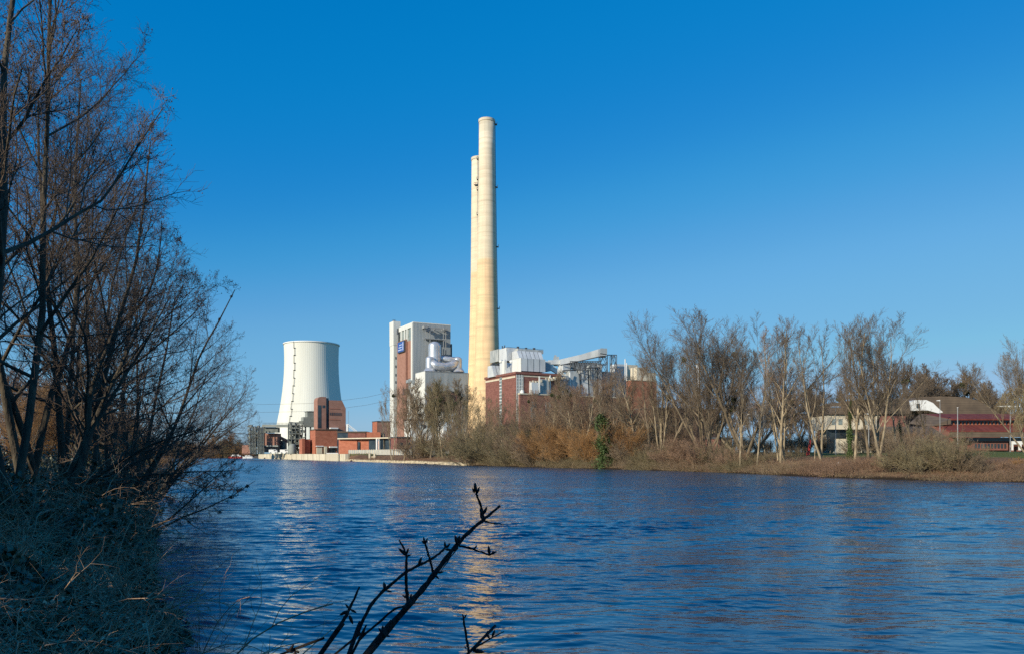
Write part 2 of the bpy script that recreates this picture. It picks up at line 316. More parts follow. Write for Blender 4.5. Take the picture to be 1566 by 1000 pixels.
def chimney(px, D, ytop, prof, label, plats, ladder):
    e = empty('chimney', (X(px, D), D, 3.2), label, 'chimney', 'tall power station chimneys')
    P = [(hw / F * D, Z(y, D - hw / F * D)) for y, hw in prof]
    m = bpy.data.materials.new('chimney_concrete'); m.use_nodes = True; n = m.node_tree.nodes; L = m.node_tree.links; b = n['Principled BSDF']; b.inputs['Roughness'].default_value = .9
    tc = n.new('ShaderNodeTexCoord'); sp = n.new('ShaderNodeSeparateXYZ'); L.new(tc.outputs['Object'], sp.inputs[0])
    cr = n.new('ShaderNodeValToRGB'); mr = n.new('ShaderNodeMapRange'); mr.inputs[2].default_value = 250; L.new(sp.outputs[2], mr.inputs[0]); L.new(mr.outputs[0], cr.inputs[0])
    e_ = cr.color_ramp.elements; e_[0].color = (.82, .58, .32, 1); e_[1].color = (.40, .36, .28, 1)
    for p, c in ((.42, (.85, .60, .34)), (.54, (.82, .58, .34)), (.545, (.77, .65, .46)), (.8, (.75, .63, .46)), (.895, (.77, .67, .50)), (.90, (.64, .57, .42)), (.975, (.60, .53, .40))):
        q = e_.new(p); q.color = (*c, 1)
    mp = n.new('ShaderNodeMapping'); mp.inputs['Scale'].default_value = (.05, .05, .5); L.new(tc.outputs['Object'], mp.inputs[0])
    nz = n.new('ShaderNodeTexNoise'); nz.inputs['Scale'].default_value = .7; nz.inputs['Detail'].default_value = 6; nz.inputs['Roughness'].default_value = .7; L.new(mp.outputs[0], nz.inputs[0])
    mr2 = n.new('ShaderNodeMapRange'); mr2.inputs[1].default_value = .3; mr2.inputs[2].default_value = .62; mr2.inputs[3].default_value = .84; mr2.inputs[4].default_value = 1.05; L.new(nz.outputs[0], mr2.inputs[0])
    m3 = n.new('ShaderNodeMapping'); m3.inputs['Scale'].default_value = (.9, .9, .03); L.new(tc.outputs['Object'], m3.inputs[0])
    n3 = n.new('ShaderNodeTexNoise'); n3.inputs['Scale'].default_value = .8; n3.inputs['Detail'].default_value = 5; L.new(m3.outputs[0], n3.inputs[0]); r3 = n.new('ShaderNodeMapRange'); r3.inputs[1].default_value = .3; r3.inputs[2].default_value = .55; r3.inputs[3].default_value = .84; r3.inputs[4].default_value = 1.0; L.new(n3.outputs[0], r3.inputs[0])
    mm = n.new('ShaderNodeMath'); mm.operation = 'MULTIPLY'; L.new(mr2.outputs[0], mm.inputs[0]); L.new(r3.outputs[0], mm.inputs[1])
    hv = n.new('ShaderNodeHueSaturation'); L.new(cr.outputs[0], hv.inputs['Color']); L.new(mm.outputs[0], hv.inputs['Value']); L.new(hv.outputs[0], b.inputs['Base Color'])
    grid_lines(m, 2, 7.2, .7, (.50, .40, .26), .22); grid_lines(m, 2, 22.0, 1.0, (.42, .34, .22), .3)
    part('shaft', m, e, lambda mb: mb.lathe(X(px, D), D, P, 48), smooth=True)
    rt = P[-1][0]; zt = P[-1][1]
    part('rim', mt['cream'], e, lambda mb: mb.lathe(X(px, D), D, [(rt + .05, zt - 1.6), (rt + .35, zt - 1.5), (rt + .35, zt + .3), (rt - .6, zt + .3)], 48))
    zs = [p[1] for p in P]; rs_ = [p[0] for p in P]
    for y, a in plats:
        z = Z(y, D - 5.5); r = float(np.interp(z, zs, rs_)); ca, sa = math.cos(a), math.sin(a); cx, cy = X(px, D) + ca * r, D + sa * r
        def f(mb):
            d = Vector((ca, sa, 0)); s = Vector((-sa, ca, 0)); p = Vector((cx, cy, z)) - d * .3 - s * 1.3
            mb.quadbox(p, d * 2.0, s * 2.6, (0, 0, .35))
            for q in (p + d * 1.9, p + d * 1.9 + s * 2.5, p + d * 1.9 + s * 1.2): mb.bar(q, q + Vector((0, 0, 1.6)), .12)
            mb.bar(p + d * 1.9 + Vector((0, 0, 1.6)), p + d * 1.9 + s * 2.5 + Vector((0, 0, 1.6)), .12)
        part('platform', mt['dark'], e, f)
    def lad(mb):
        for k in range(len(P) - 1):
            (r0, z0), (r1, z1) = P[k], P[k + 1]; c, s = math.cos(ladder), math.sin(ladder)
            for o in (-.5, .5): mb.bar((X(px, D) + c * (r0 + .35) - s * o, D + s * (r0 + .35) + c * o, z0), (X(px, D) + c * (r1 + .35) - s * o, D + s * (r1 + .35) + c * o, z1), .16)
    part('ladder', mt['steel'], e, lad)
    return e
chimney(744.5, 560, 180, [(696, 23.5), (640, 22), (600, 20.5), (560, 18.6), (510, 17.0), (470, 16.0), (420, 15), (350, 14), (280, 13), (228, 12.3), (180, 12)],
        'taller cream concrete chimney in front, broad at its foot', [(186, 0.05), (283, .05), (375, .05), (470, .05), (540, .05)], .12)
chimney(732.8, 600, 239, [(696, 21), (640, 19), (590, 17.8), (530, 15.6), (470, 13.9), (420, 13), (350, 12.3), (300, 12), (239, 11.6)],
        'shorter cream chimney half hidden behind the taller one', [(245, -1.6), (276, -1.6), (284, -1.9), (286, -1.4), (292, -1.6), (330, -1.6)], -1.62)

def cooling_tower():
    D = 950; px = 476.5; cx = X(px, D); e = empty('cooling_tower', (cx, D, 3.2), 'white ribbed concrete cooling tower with a zigzag stair line, left of the boiler house', 'cooling tower')
    k = D / F; k_n = 160; DZ = D - 33
    def rad(y): dz = 547 - y; return 40.2 * math.sqrt(1 + (dz / 127.) ** 2) * k
    ys = [694, 675, 650, 630, 610, 595, 580, 565, 550, 540, 530, 523, 520.6]
    vs = []; fs = []; n = k_n * 2
    for y in ys:
        for i in range(n):
            t = 2 * math.pi * i / n; r = rad(y) + (.07 if i % 4 < 1 else 0); vs.append((cx + r * math.cos(t), D + r * math.sin(t), Z(y, DZ)))
    for j in range(len(ys) - 1):
        for i in range(n): fs.append((j * n + i, j * n + (i + 1) % n, (j + 1) * n + (i + 1) % n, (j + 1) * n + i))
    m = M('tower_concrete', (.64, .64, .57), (.75, .75, .67), .05, (1, 1, .1), .9, detail=5, sharp=(.25, .6))
    mb = MB(); mb.add(vs, fs); mb.build('shell', m, e, smooth=True)
    part('rim', mt['white'], e, lambda mb: mb.lathe(cx, D, [(rad(521) + .5, Z(522.2, DZ)), (rad(521) + .9, Z(522, DZ)), (rad(521) + .9, Z(520.4, DZ)), (rad(521) - 1.5, Z(520.4, DZ)), (rad(521) - 1.5, Z(524, DZ))], 96))
    a = -math.pi / 2 - .41
    def pt(y, da=0, o=.5): r = rad(y) + o; return Vector((cx + r * math.cos(a + da), D + r * math.sin(a + da), Z(y, DZ)))
    def stair(mb):
        yy = [521, 531, 542, 554, 565, 577, 589, 601, 613, 625, 636, 648, 660]
        for i in range(len(yy) - 1):
            da = .022 if i % 2 else -.012
            mb.bar(pt(yy[i], da, .8), pt(yy[i + 1], da, .8), .2); mb.bar(pt(yy[i], da + .012, 1.4), pt(yy[i + 1], da + .012, 1.4), .16)
    part('stair', mt['dark'], e, stair)
    for i, y in enumerate([531, 542, 554, 565, 577, 589, 601, 613, 625, 636, 648]):
        def pf(mb, y=y):
            p, q = pt(y, -.03, 0), pt(y, .04, 0); mb.bar(p, q, .5); mb.bar(p + Vector((0, -1.3, 0)), q + Vector((0, -1.3, 0)), .35)
        part('landing', mt['dark'], e, pf)
cooling_tower()

def boiler_house():
    C = Corner(632, 610); u1 = C.u(689); v1 = C.v(611); zt = C.z(493.5)
    e = empty('boiler_house', C.at(0, 0, 3.5), 'tall grey and white boiler house with brown brick panel and blue sign', 'power station building')
    part('wall', mt['clad'], e, lambda mb: C.box(mb, 0, u1, 0, v1, 3, zt))
    part('roof_edge', mt['cladw'], e, lambda mb: C.box(mb, -.15, u1 + .15, -.15, v1 + .15, zt, zt + .7))
    va, vb = C.v(630), C.v(624.5); zb = C.z(519)
    part('brick_panel', mt['brickb'], e, lambda mb: C.box(mb, -2.2, -.01, vb, v1 - .4, 3, zb + 1.5))
    part('brick_recess', mt['brickb'], e, lambda mb: C.box(mb, -.4, -.01, va, vb, C.z(577), zb))
    def frame(mb):
        C.box(mb, -.9, -.01, 0, va, 3, zt); C.box(mb, -.9, -.01, va, v1 - .4, C.z(500), zt)
        for p in (624.6, 620.6, 615.6): v = C.v(p); C.box(mb, -.9, -.01, v, v + 1.9, zb, C.z(500))
    part('white_frame', mt['cladw'], e, frame)
    part('window', mt['glassg'], e, lambda mb: C.box(mb, -.12, -.01, va, v1 - .4, zb, C.z(500)))
    vs0, vs1 = C.v(624.4), C.v(614.2); z1s, z0s = C.z(518.5), C.z(534)
    b_ = part('sign', mt['dark'], e, lambda mb: C.box(mb, -3.4, -2.3, vs0, vs1, z0s - .5, z1s + .5), label='blue sign board high on the brick panel')
    part('sign_face', mt['blue'], b_, lambda mb: C.box(mb, -3.6, -3.41, vs0 + .7, vs1 - .7, z0s + .1, z1s - .1))
    def letters(mb):
        C.box(mb, -3.75, -3.61, vs0 + 1.3, vs0 + 2.8, z0s + .8, z1s - .8)
        for i in range(3): C.box(mb, -3.75, -3.61, vs0 + 4.5, vs1 - 2 - i * 1.4, z0s + 1.2 + i * 1.9, z0s + 1.9 + i * 1.9)
    part('lettering', mt['paleblue'], b_, letters)
    def louv(mb):
        for i in range(6): z = C.z(592.5 + i * 1.7); C.box(mb, -2.45, -2.21, C.v(625.3) + (i % 2), C.v(620), z - .35, z + .2)
    part('louvre', mt['dark'], e, louv)
    part('flue_slab', mt['dark'], e, lambda mb: C.box(mb, u1 + .02, u1 + 2.2, 2, 9, 40, C.z(525, U, u1)))
    # steel gantry on the front face
    def gan(mb):
        for p in (647.5, 654.5, 675, 678.5):
            u = C.u(p); C.box(mb, u, u + .55, -3.8, -3.3, C.z(566), C.z(500))
        for y, th in ((499.5, 1.1), (503.5, .5), (516.5, .6)):
            C.box(mb, C.u(646), C.u(680), -3.9, -3.2, C.z(y) - th, C.z(y)); 
        for p in (647.5, 663, 678.5): C.box(mb, C.u(p), C.u(p) + .5, -3.8, 0, C.z(500) - 1, C.z(500) - .4)
        C.box(mb, C.u(648), C.u(678), -3.6, -.02, C.z(517) - .3, C.z(517))
    part('gantry', mt['steel'], e, gan)
    part('hoist', mt['steel'], e, lambda mb: C.box(mb, C.u(645), C.u(650), -5, -.3, C.z(502), C.z(498.4))); part('hoist', mt['steel'], e, lambda mb: C.box(mb, C.u(675), C.u(681), -5, -.3, C.z(502.5), C.z(499.3)))
    part('bracket', mt['dark'], e, lambda mb: (C.box(mb, -1.5, 2.2, C.v(611.5), C.v(609.6), C.z(503), C.z(494)), C.box(mb, -1.2, -.4, C.v(611.8), C.v(611), C.z(519), C.z(503))))
    # stair tower
    C2 = Corner(602, 642); e2 = empty('stair_tower', C2.at(0, 0, 3.5), 'slim white stair tower at the left end of the boiler house', 'tower')
    a, b2 = C2.u(611.5), C2.v(596.2); zt2 = C2.z(491)
    part('wall', mt['cladw'], e2, lambda mb: (C2.box(mb, 0, a, 0, b2, 3, C2.z(527.5)), C2.box(mb, -.25, a + .5, -.25, b2 + .25, C2.z(527.5), zt2)))
    for y in (545, 558, 571, 582, 602): part('window', mt['glass'], e2, lambda mb, y=y: C2.box(mb, C2.u(604.6), C2.u(605.9), -.15, .05, C2.z(y + 3.8), C2.z(y)))
    part('aerials', mt['dark'], e2, lambda mb: [mb.bar(C2.at(u, 3, zt2), C2.at(u, 3, zt2 + h), .25) for u, h in ((.5, 1.6), (1.3, 1.3), (2.1, 1.8), (3, .8))])
    # annex with ducts
    C3 = Corner(650.5, 580); e3 = empty('filter_building', C3.at(0, 0, 3.5), 'lower grey clad block carrying fat silver ducts, in front of the boiler house', 'power station building')
    u3, v3 = C3.u(716), C3.v(636); zt3 = C3.z(567.5)
    part('wall', mt['clad'], e3, lambda mb: C3.box(mb, 0, u3, 0, v3, 3, zt3))
    part('side_wall', mt['cladw'], e3, lambda mb: C3.box(mb, -.3, -.01, 0, v3 + .2, 3, zt3 + .1))  # sunlit left face of the grey block, brightness put into paler sheet
    part('roof_edge', mt['steel'], e3, lambda mb: C3.box(mb, -.3, u3 + .2, -.2, v3 + .2, zt3 + .11, zt3 + .5))
    part('lean_to', mt['cladw'], e3, lambda mb: (C3.box(mb, -3.2, -.31, v3 - 7, v3 + 3, 3, C3.z(586)), C3.box(mb, -5, -3.21, v3 - 4, v3 + 5, 3, C3.z(600))))
    part('cabin', mt['clad'], e3, lambda mb: C3.box(mb, -6, -.4, v3 + 1, v3 + 5, C3.z(582), C3.z(577.5)))
    D = 592
    def W(px, py, d=D): return (X(px, d), d, Z(py, d))
    def dome(mb, px, ytop, ybot, rpx, d=D):
        r = rpx / F * d; zt = Z(ytop, d); zb = Z(ybot, d); pr = [(r, zb), (r, zt - r * .75)] + [(r * math.cos(t), zt - r * .75 + r * .75 * math.sin(t)) for t in np.linspace(.15, 1.45, 7)]
        mb.lathe(X(px, d), d, pr, 24)
    def cone(mb, px, ytop, ybot, r0, r1, d=D): mb.lathe(X(px, d), d, [(r1 / F * d, Z(ybot, d)), (r0 / F * d, Z(ytop, d))], 20)
    part('main_duct', mt['alu'], e3, lambda mb: (dome(mb, 664.5, 522, 560, 9.6, 599), mb.pipe([W(664, 533, 599), W(664, 533, 612)], [4.3, 4.3])), smooth=True)
    for px_, y0 in ((657.5, 544), (700, 545)):
        dd = 592 if px_ < 680 else 602
        part('elbow_duct', mt['alu'], e3, lambda mb: (dome(mb, px_, y0, 563, 6.6, dd), cone(mb, px_, 562, 568.5, 6.6, 10.8, dd)), smooth=True)
    part('cross_duct', mt['alu'], e3, lambda mb: (mb.pipe([W(659, 554, 592), W(667, 559, 592), W(679, 561, 595), W(691, 559, 599), W(700, 552, 602)], [3.1, 3.2, 3.2, 3.2, 3.1]), mb.pipe([W(668, 547, 600), W(684, 549, 602), W(699, 550, 603)], [2.2, 2.2, 2.2])), smooth=True)
boiler_house()

def louvre_boxes(e, C, specs, name):
    for (p0, p1, y0, y1, m, v0, v1, slope) in specs:
        u0, u1 = C.u(p0), C.u(p1); z1, z0 = C.z(y0, U, u0), C.z(y1, U, u0)
        def f(mb):
            d = slope; poly = [C.at(u0, v0, z0), C.at(u0, v1, z0), C.at(u0, v1, z1), C.at(u0, v0 + d, z1)]
            mb.prism(poly, U * (u1 - u0))
        part(name, mt[m], e, f)

def machine_hall():
    C = Corner(789, 400); u1, v1 = C.u(856), C.v(742.5); zt = C.z(567.7)
    e = empty('turbine_hall', C.at(0, 0, 3.5), 'maroon brick hall with glazed corner strip, right of the front chimney', 'power station building')
    part('wall', mt['brickm'], e, lambda mb: C.box(mb, 0, u1, 0, v1, 3, zt - 1.2))
    part('roof_edge', mt['brickm'], e, lambda mb: C.box(mb, -.5, u1 + .5, -.5, v1 + .5, zt - 1.19, zt), label='dark maroon parapet')
    part('band', mt['cream'], e, lambda mb: (C.box(mb, -.12, -.005, .6, C.v(768), zt - 2.9, zt - 2.0), C.box(mb, -.12, -.005, C.v(764), v1, zt - 2.9, zt - 2.0), C.box(mb, C.u(801), u1, -.12, -.005, zt - 2.3, zt - 1.7)))
    w = part('window', mt['glassg'], e, lambda mb: C.box(mb, .3, C.u(799.5), -.1, -.01, 6, zt - 1.5), label='tall glazed strip at the building corner')
    def bars(mb):
        uw = C.u(799.5)
        for i in range(5): u = .3 + (uw - .3) * i / 4; C.box(mb, u - .12, u + .12, -.26, -.11, 6, zt - 1.5)
        z = 7
        while z < zt - 2: C.box(mb, .3, uw, -.2, -.12, z, z + .22); z += 1.7
    part('glazing_bars', mt['white'], w, bars)  # white glazing bars dividing the corner glass
    w2 = part('window', mt['glassg'], e, lambda mb: C.box(mb, -.1, -.01, C.v(767.6), C.v(764.2), 6, zt - 1.5), label='narrow glazed strip in the left face')
    def bars2(mb):
        z = 7
        while z < zt - 2: C.box(mb, -.25, -.11, C.v(767.6), C.v(764.2), z, z + .35); z += 1.7
    part('glazing_bars', mt['white'], w2, bars2)  # cross bars of the narrow glazing
    # rooftop plant of the hall
    e2 = empty('roof_filters', C.at(10, 12, zt), 'white and grey filter boxes with sloped hoppers on the maroon hall roof', 'filter plant')
    zr = zt + .02
    def pk(p0, p1, y0, y1, D, m, name, dep=6, slope=0.0, zb=None, lab=None):
        """rooftop housing along the site axis, front corner at p0"""
        Cc = Corner(p0, D); L = Cc.u(p1); z1 = Cc.z(y0); z0 = Cc.z(y1) if zb is None else zb
        def f(mb): mb.prism([Cc.at(0, 0, z0), Cc.at(0, dep, z0), Cc.at(0, dep, z1), Cc.at(0, slope, z1)], U * L)
        return part(name, mt[m], e2, f, lab), Cc, L, z0, z1
    def seams(o, Cc, L, z0, z1, sl, n):
        def f(mb):
            for i in range(1, n):
                u = L * i / n; a = Cc.at(u, -.06, z0); b = Cc.at(u, sl - .06, z1); mb.bar(a, b, .07)
        part('seam', mt['dark'], o, f)
    o = pk(797.5, 834, 547, 566.5, 404, 'cladb', 'housing', 9, 0); seams(*o[:3], o[3], o[4], 0, 4)
    part('lit_housing_side', mt['cladw'], e2, lambda mb: (lambda Cc: Cc.box(mb, -.3, -.01, 0, 9.2, zr, Cc.z(546.7)))(Corner(797.3, 404)))  # lit left face of the box, its sunlight painted as whiter cladding
    o = pk(775, 796, 553, 571.5, 410, 'cladb', 'hopper', 8, 3.0); seams(*o[:3], o[3], o[4], 3.0, 3)
    o = pk(756, 771.5, 557.5, 575, 418, 'cladb', 'hopper', 8, 3.0); seams(*o[:3], o[3], o[4], 3.0, 3)
    o = pk(771.5, 775, 551, 571.5, 411, 'cladw', 'pillar', 3, 0)
    o = pk(775, 792, 531, 551, 424, 'cladb', 'housing', 9, 0)
    o = pk(794, 831, 535, 547, 418, 'cladb', 'hopper', 8, 2.4); seams(*o[:3], o[3], o[4], 2.4, 6)
    o = pk(792, 831, 532.5, 538, 424, 'cladd', 'walkway_housing', 3, 0)
    o = pk(762, 776, 533.5, 552, 432, 'cladd', 'chimney_duct', 10, 0, lab='blue grey duct leading to the chimney')
    o = pk(834.5, 842, 553, 566.5, 414, 'clad', 'side_housing', 8, 0)
    def rails(mb):
        Cc = Corner(775, 424); L = Cc.u(831); z = Cc.z(531.5)
        for i in range(19):
            u = L * i / 18; mb.bar(Cc.at(u, .3, z - 1.8), Cc.at(u, .3, z + .4), .09)
        mb.bar(Cc.at(0, .3, z + .4), Cc.at(L, .3, z + .4), .09)
        for u, h in ((7, 1.3), (12, 1.0), (17, 1.2)): Cc.box(mb, u, u + 1.1, 1, 2, z, z + h)
        Cd = Corner(764, 430)
        for u, h in ((2.2, 2.2), (3.6, 2.6), (3.0, 1.4)): mb.bar(Cd.at(u, 1, Cd.z(534)), Cd.at(u, 1, Cd.z(534) + h), .3)
        Ce = Corner(756, 418); L = Ce.u(774); z = Ce.z(557.5)
        for i in range(8): Ce.box(mb, L * i / 8, L * i / 8 + .7, 4, 4.7, z, z + .8 + .5 * (i % 3))
    part('railing', mt['dark'], e2, rails)
    for p in (764, 769, 780, 786, 791):
        q = (X(p, 420), 420, Z(553.5, 420)); part('vent', mt['cladw'], e2, lambda mb: mb.pipe([q, (q[0] + 1.6, q[1] + .5, q[2] + .7)], [.9, .9], 8), smooth=True)
    # lower hall continuing right
    C2 = Corner(800, 396); u2 = C2.u(1003); z2 = C2.z(600)
    e3 = empty('switch_hall', C2.at(0, 0, 3.5), 'long lower maroon brick hall behind the bank trees', 'power station building')
    part('wall', mt['brickm'], e3, lambda mb: C2.box(mb, 0, u2, 3, 30, 3, z2 - .6))
    part('roof_edge', mt['cream'], e3, lambda mb: C2.box(mb, -.3, u2 + .2, 2.7, 30.3, z2 - .59, z2))
    for i in range(9):
        u = 6 + i * 8.6
        if u < u2 - 5: part('window', mt['glassg'], e3, lambda mb: C2.box(mb, u, u + 3.0, 2.86, 2.99, 7, z2 - 4))
    part('tank', mt['white'], e3, lambda mb: mb.lathe(C2.at(2.2, 5, 0).x, C2.at(2.2, 5, 0).y, [(1.0, z2), (1.0, z2 + 1.3), (.6, z2 + 1.7)], 14))
    # grey plant on the lower hall
    e4 = empty('precipitator', C2.at(20, 8, z2), 'row of dull grey sheet metal precipitator boxes on the lower hall roof', 'filter plant')
    def pk4(p0, p1, y0, y1, D, m, name, dep=6, slope=0.0):
        Cc = Corner(p0, D); L = Cc.u(p1); z1 = Cc.z(y0); z0 = min(Cc.z(y1), z2 + .02) if y1 > 577 else Cc.z(y1)
        part(name, mt[m], e4, lambda mb: mb.prism([Cc.at(0, 0, z0), Cc.at(0, dep, z0), Cc.at(0, dep, z1), Cc.at(0, slope, z1)], U * L))
    for a in ((813.5, 824, 584, 599.5, 401, 'cladb', 'box', 6, .4), (825.5, 840, 579, 599, 405, 'cladd', 'box', 7), (842, 856, 575, 598, 410, 'cladd', 'box', 7), (857, 871, 573, 597, 414, 'clad', 'box', 7, 1),
              (874, 888, 566, 590, 420, 'cladd', 'hopper', 6, 2), (890, 900, 562, 592, 425, 'cladb', 'hopper', 6, 1), (902, 913, 558, 586, 428, 'clad', 'box', 6), (915, 921, 556, 584, 431, 'cladb', 'chute', 3),
              (923, 940, 568, 590, 436, 'cladd', 'box', 6), (943, 958, 556, 580, 446, 'cladb', 'box', 6), (958, 975, 557, 578, 450, 'cream', 'box', 6), (872, 958, 574, 600, 441, 'cladd', 'long_box', 5), (861, 873, 557, 567.5, 424, 'cladb', 'box', 5), (866, 914, 552, 562, 434, 'clad', 'box', 4)): pk4(*a)
    def posts(mb):
        for p, y0, y1 in ((824.8, 575, 600), (841, 573, 600), (856.7, 571, 600), (871.5, 569, 598), (936, 569, 600)):
            Cc = Corner(p, 403 + (p - 824) * .35); Cc.box(mb, -.25, .3, -.3, .2, Cc.z(y1), Cc.z(y0))
    part('post', mt['white'], e4, posts)
    def caps(mb):
        Cc = Corner(813, 401); r = rs(4)
        for i in range(14):
            u = i * 1.55; Cc.box(mb, u, u + .9, 1 + r.rand(), 2.4, Cc.z(586 - i * .8), Cc.z(583 - i * .8) + r.rand() * .8)
    part('roof_cowl', mt['cream'], e4, caps)
    # rising white gas duct + steel tower
    e5 = empty('flue_gas_duct', (X(856, 428), 428, Z(560, 428)), 'long pale box duct rising to the right to a hooded end', 'duct')
    def duct(mb, pts, hh, dep, D0):
        P = [(X(p, D0 + i * dD), D0 + i * dD, Z(y, D0 + i * dD)) for i, (p, y, dD) in enumerate(pts)]
        for a, b, h0, h1 in zip(P[:-1], P[1:], hh[:-1], hh[1:]):
            a, b = Vector(a), Vector(b); d = Vector((0, dep, 0))
            vs = [a, b, b + d, a + d, a + Vector((0, 0, -h0)), b + Vector((0, 0, -h1)), b + d + Vector((0, 0, -h1)), a + d + Vector((0, 0, -h0))]
            mb.add(vs, [(0, 1, 2, 3), (7, 6, 5, 4), (0, 4, 5, 1), (1, 5, 6, 2), (2, 6, 7, 3), (3, 7, 4, 0)])
    part('duct', mt['cladb'], e5, lambda mb: duct(mb, [(857, 549, 2), (889, 541.5, 2), (915, 533.5, 2), (927.5, 532.3, 2)], [2.9, 3.1, 3.9, 4.0], 5, 424))
    part('duct', mt['cladb'], e5, lambda mb: duct(mb, [(838, 550.5, 2), (857, 549.2, 2)], [2.2, 2.5], 4, 425))
    part('branch_duct', mt['cladw'], e5, lambda mb: duct(mb, [(835, 551, 2), (846, 559, 2), (866, 572.5, 2)], [3.2, 2.8, 2.4], 4, 415), label='short duct sloping down to the left hand roof')
    part('hood', mt['clad'], e5, lambda mb: duct(mb, [(918.5, 532, 1), (928.5, 532.5, 1)], [2.6, 3], 4, 421))
    part('cap_stack', mt['clad'], e5, lambda mb: (mb.box(X(847, 427), X(855, 427), 427, 431, Z(558, 427), Z(545, 427)), mb.box(X(848, 427), X(851, 427), 427, 429, Z(545, 427), Z(542.5, 427))))
    def lat(mb):
        def bay(p0, p1, y0, y1, D, nx_, ny_):
            z1, z0 = Z(y0, D), Z(y1, D)
            for dd in (0, 6):
                for i in range(nx_ + 1): x = X(p0 + (p1 - p0) * i / nx_, D); mb.bar((x, D + dd, z0), (x, D + dd, z1), .2)
                for j in range(ny_ + 1): z = z0 + (z1 - z0) * j / ny_; mb.bar((X(p0, D), D + dd, z), (X(p1, D), D + dd, z), .2)
                for i in range(nx_):
                    for j in range(ny_):
                        xa, xb = X(p0 + (p1 - p0) * i / nx_, D), X(p0 + (p1 - p0) * (i + 1) / nx_, D); za, zb_ = z0 + (z1 - z0) * j / ny_, z0 + (z1 - z0) * (j + 1) / ny_
                        mb.bar((xa, D + dd, za), ((xa + xb) / 2, D + dd, zb_), .13); mb.bar((xb, D + dd, za), ((xa + xb) / 2, D + dd, zb_), .13)
        bay(935, 943, 542.5, 578, 426, 1, 2); bay(918, 929, 544, 580, 426, 1, 3); bay(872, 918, 552, 580, 424, 6, 2)
        mb.bar((X(928, 426), 426, Z(542.5, 426)), (X(943, 426), 426, Z(542.5, 426)), .25)
        mb.bar((X(860, 423), 423, Z(566.5, 423)), (X(917, 423), 423, Z(561, 423)), .3); mb.bar((X(860, 423), 423, Z(557.5, 423)), (X(915, 423), 423, Z(545.5, 423)), .25)
    part('steel_frame', mt['dark'], e5, lat)
    # right end brick block
    C6 = Corner(966, 425); e6 = empty('brick_block', C6.at(0, 0, 3.5), 'reddish brick block with tan rooftop cabin, right end of the power station', 'power station building')
    part('wall', mt['brickr'], e6, lambda mb: C6.box(mb, 0, C6.u(1004), 0, C6.v(958), 3, C6.z(581)))
    part('roof_edge', mt['cream'], e6, lambda mb: C6.box(mb, -.3, C6.u(1004) + .3, -.3, C6.v(958) + .3, C6.z(581), C6.z(580)))
    C7 = Corner(974, 430)
    part('cabin', mt['cream'], e6, lambda mb: (C7.box(mb, 0, C7.u(989), 0, 6, C7.z(581), C7.z(561)), C7.box(mb, C7.u(989) + .01, C7.u(1003), 0, 7, C7.z(581.5), C7.z(568))))
    part('mast', mt['white'], e6, lambda mb: (mb.bar(C6.at(-2, 3, C6.z(580)), C6.at(-2, 3, C6.z(548)), .3), mb.bar(C6.at(.5, 5, C6.z(580)), C6.at(.5, 5, C6.z(553)), .25)))
machine_hall()

def thing_box(name, label, cat, group, px0, px1, y0, y1, D, dep, m, rot=True):
    if rot:
        C = Corner(px0, D); L = C.u(px1); e = empty(name, C.at(0, 0, 3.5), label, cat, group)
        part('wall', mt[m], e, lambda mb: C.box(mb, 0, L, 0, dep, C.z(y1), C.z(y0) - .5)); part('roof', mt['dark'], e, lambda mb: C.box(mb, -.3, L + .3, -.3, dep + .3, C.z(y0) - .49, C.z(y0)))
        return e, C, L
# white plant behind the mistletoe trees
for a in ((671, 705, 597, 694, 372, 10, 'brickm', 'maroon brick building behind the mistletoe trees'), (678, 700, 628, 694, 352, 6, 'white', 'white rendered building glimpsed between the mistletoe trees'),
          (628, 668, 640, 694, 356, 8, 'cladw', 'pale low building behind the mistletoe trees left of centre'), (607, 628, 667, 694, 345, 8, 'brickm', 'small dark red shed behind the grey concrete fence')):
    e, C, L = thing_box('works_building', a[7], 'building', None, *a[:6], a[6])
    for i in range(max(2, int(L / 4))):
        u = 1.2 + i * (L - 3) / max(1, int(L / 4) - 1)
        part('window', mt['glass'], e, lambda mb: C.box(mb, u, u + 1.4, -.1, -.01, C.z(a[2] + 14), C.z(a[2] + 9)))
# brown buildings behind trees
e, C, L = thing_box('workshop', 'dark brown brick workshop seen through the big bare trees', 'building', None, 1003, 1101, 622, 694, 330, 14, 'brickd')
part('flue', mt['dark'], e, lambda mb: C.box(mb, L - .8, L, 0, 1, C.z(622), C.z(612)))
e, C, L = thing_box('store_shed', 'grey brown low shed right of the dark workshop', 'building', None, 1100, 1120, 668, 694, 250, 8, 'brickm')
part('door', mt['dark'], e, lambda mb: C.box(mb, 2, 4.5, -.1, -.01, 3, 6.4))
def slim_stack():
    D = 420; e = empty('slim_stack', (X(1067.5, D), D, 3.5), 'slim white steel stack behind the big bare trees', 'chimney')
    part('shaft', mt['white'], e, lambda mb: mb.lathe(X(1067.5, D), D, [(1.0, 3), (.95, Z(555, D))], 14), smooth=True)
    part('collar', mt['steel'], e, lambda mb: mb.lathe(X(1067.5, D), D, [(1.3, Z(557, D)), (1.3, Z(555.5, D)), (.7, Z(555, D))], 14))
slim_stack()
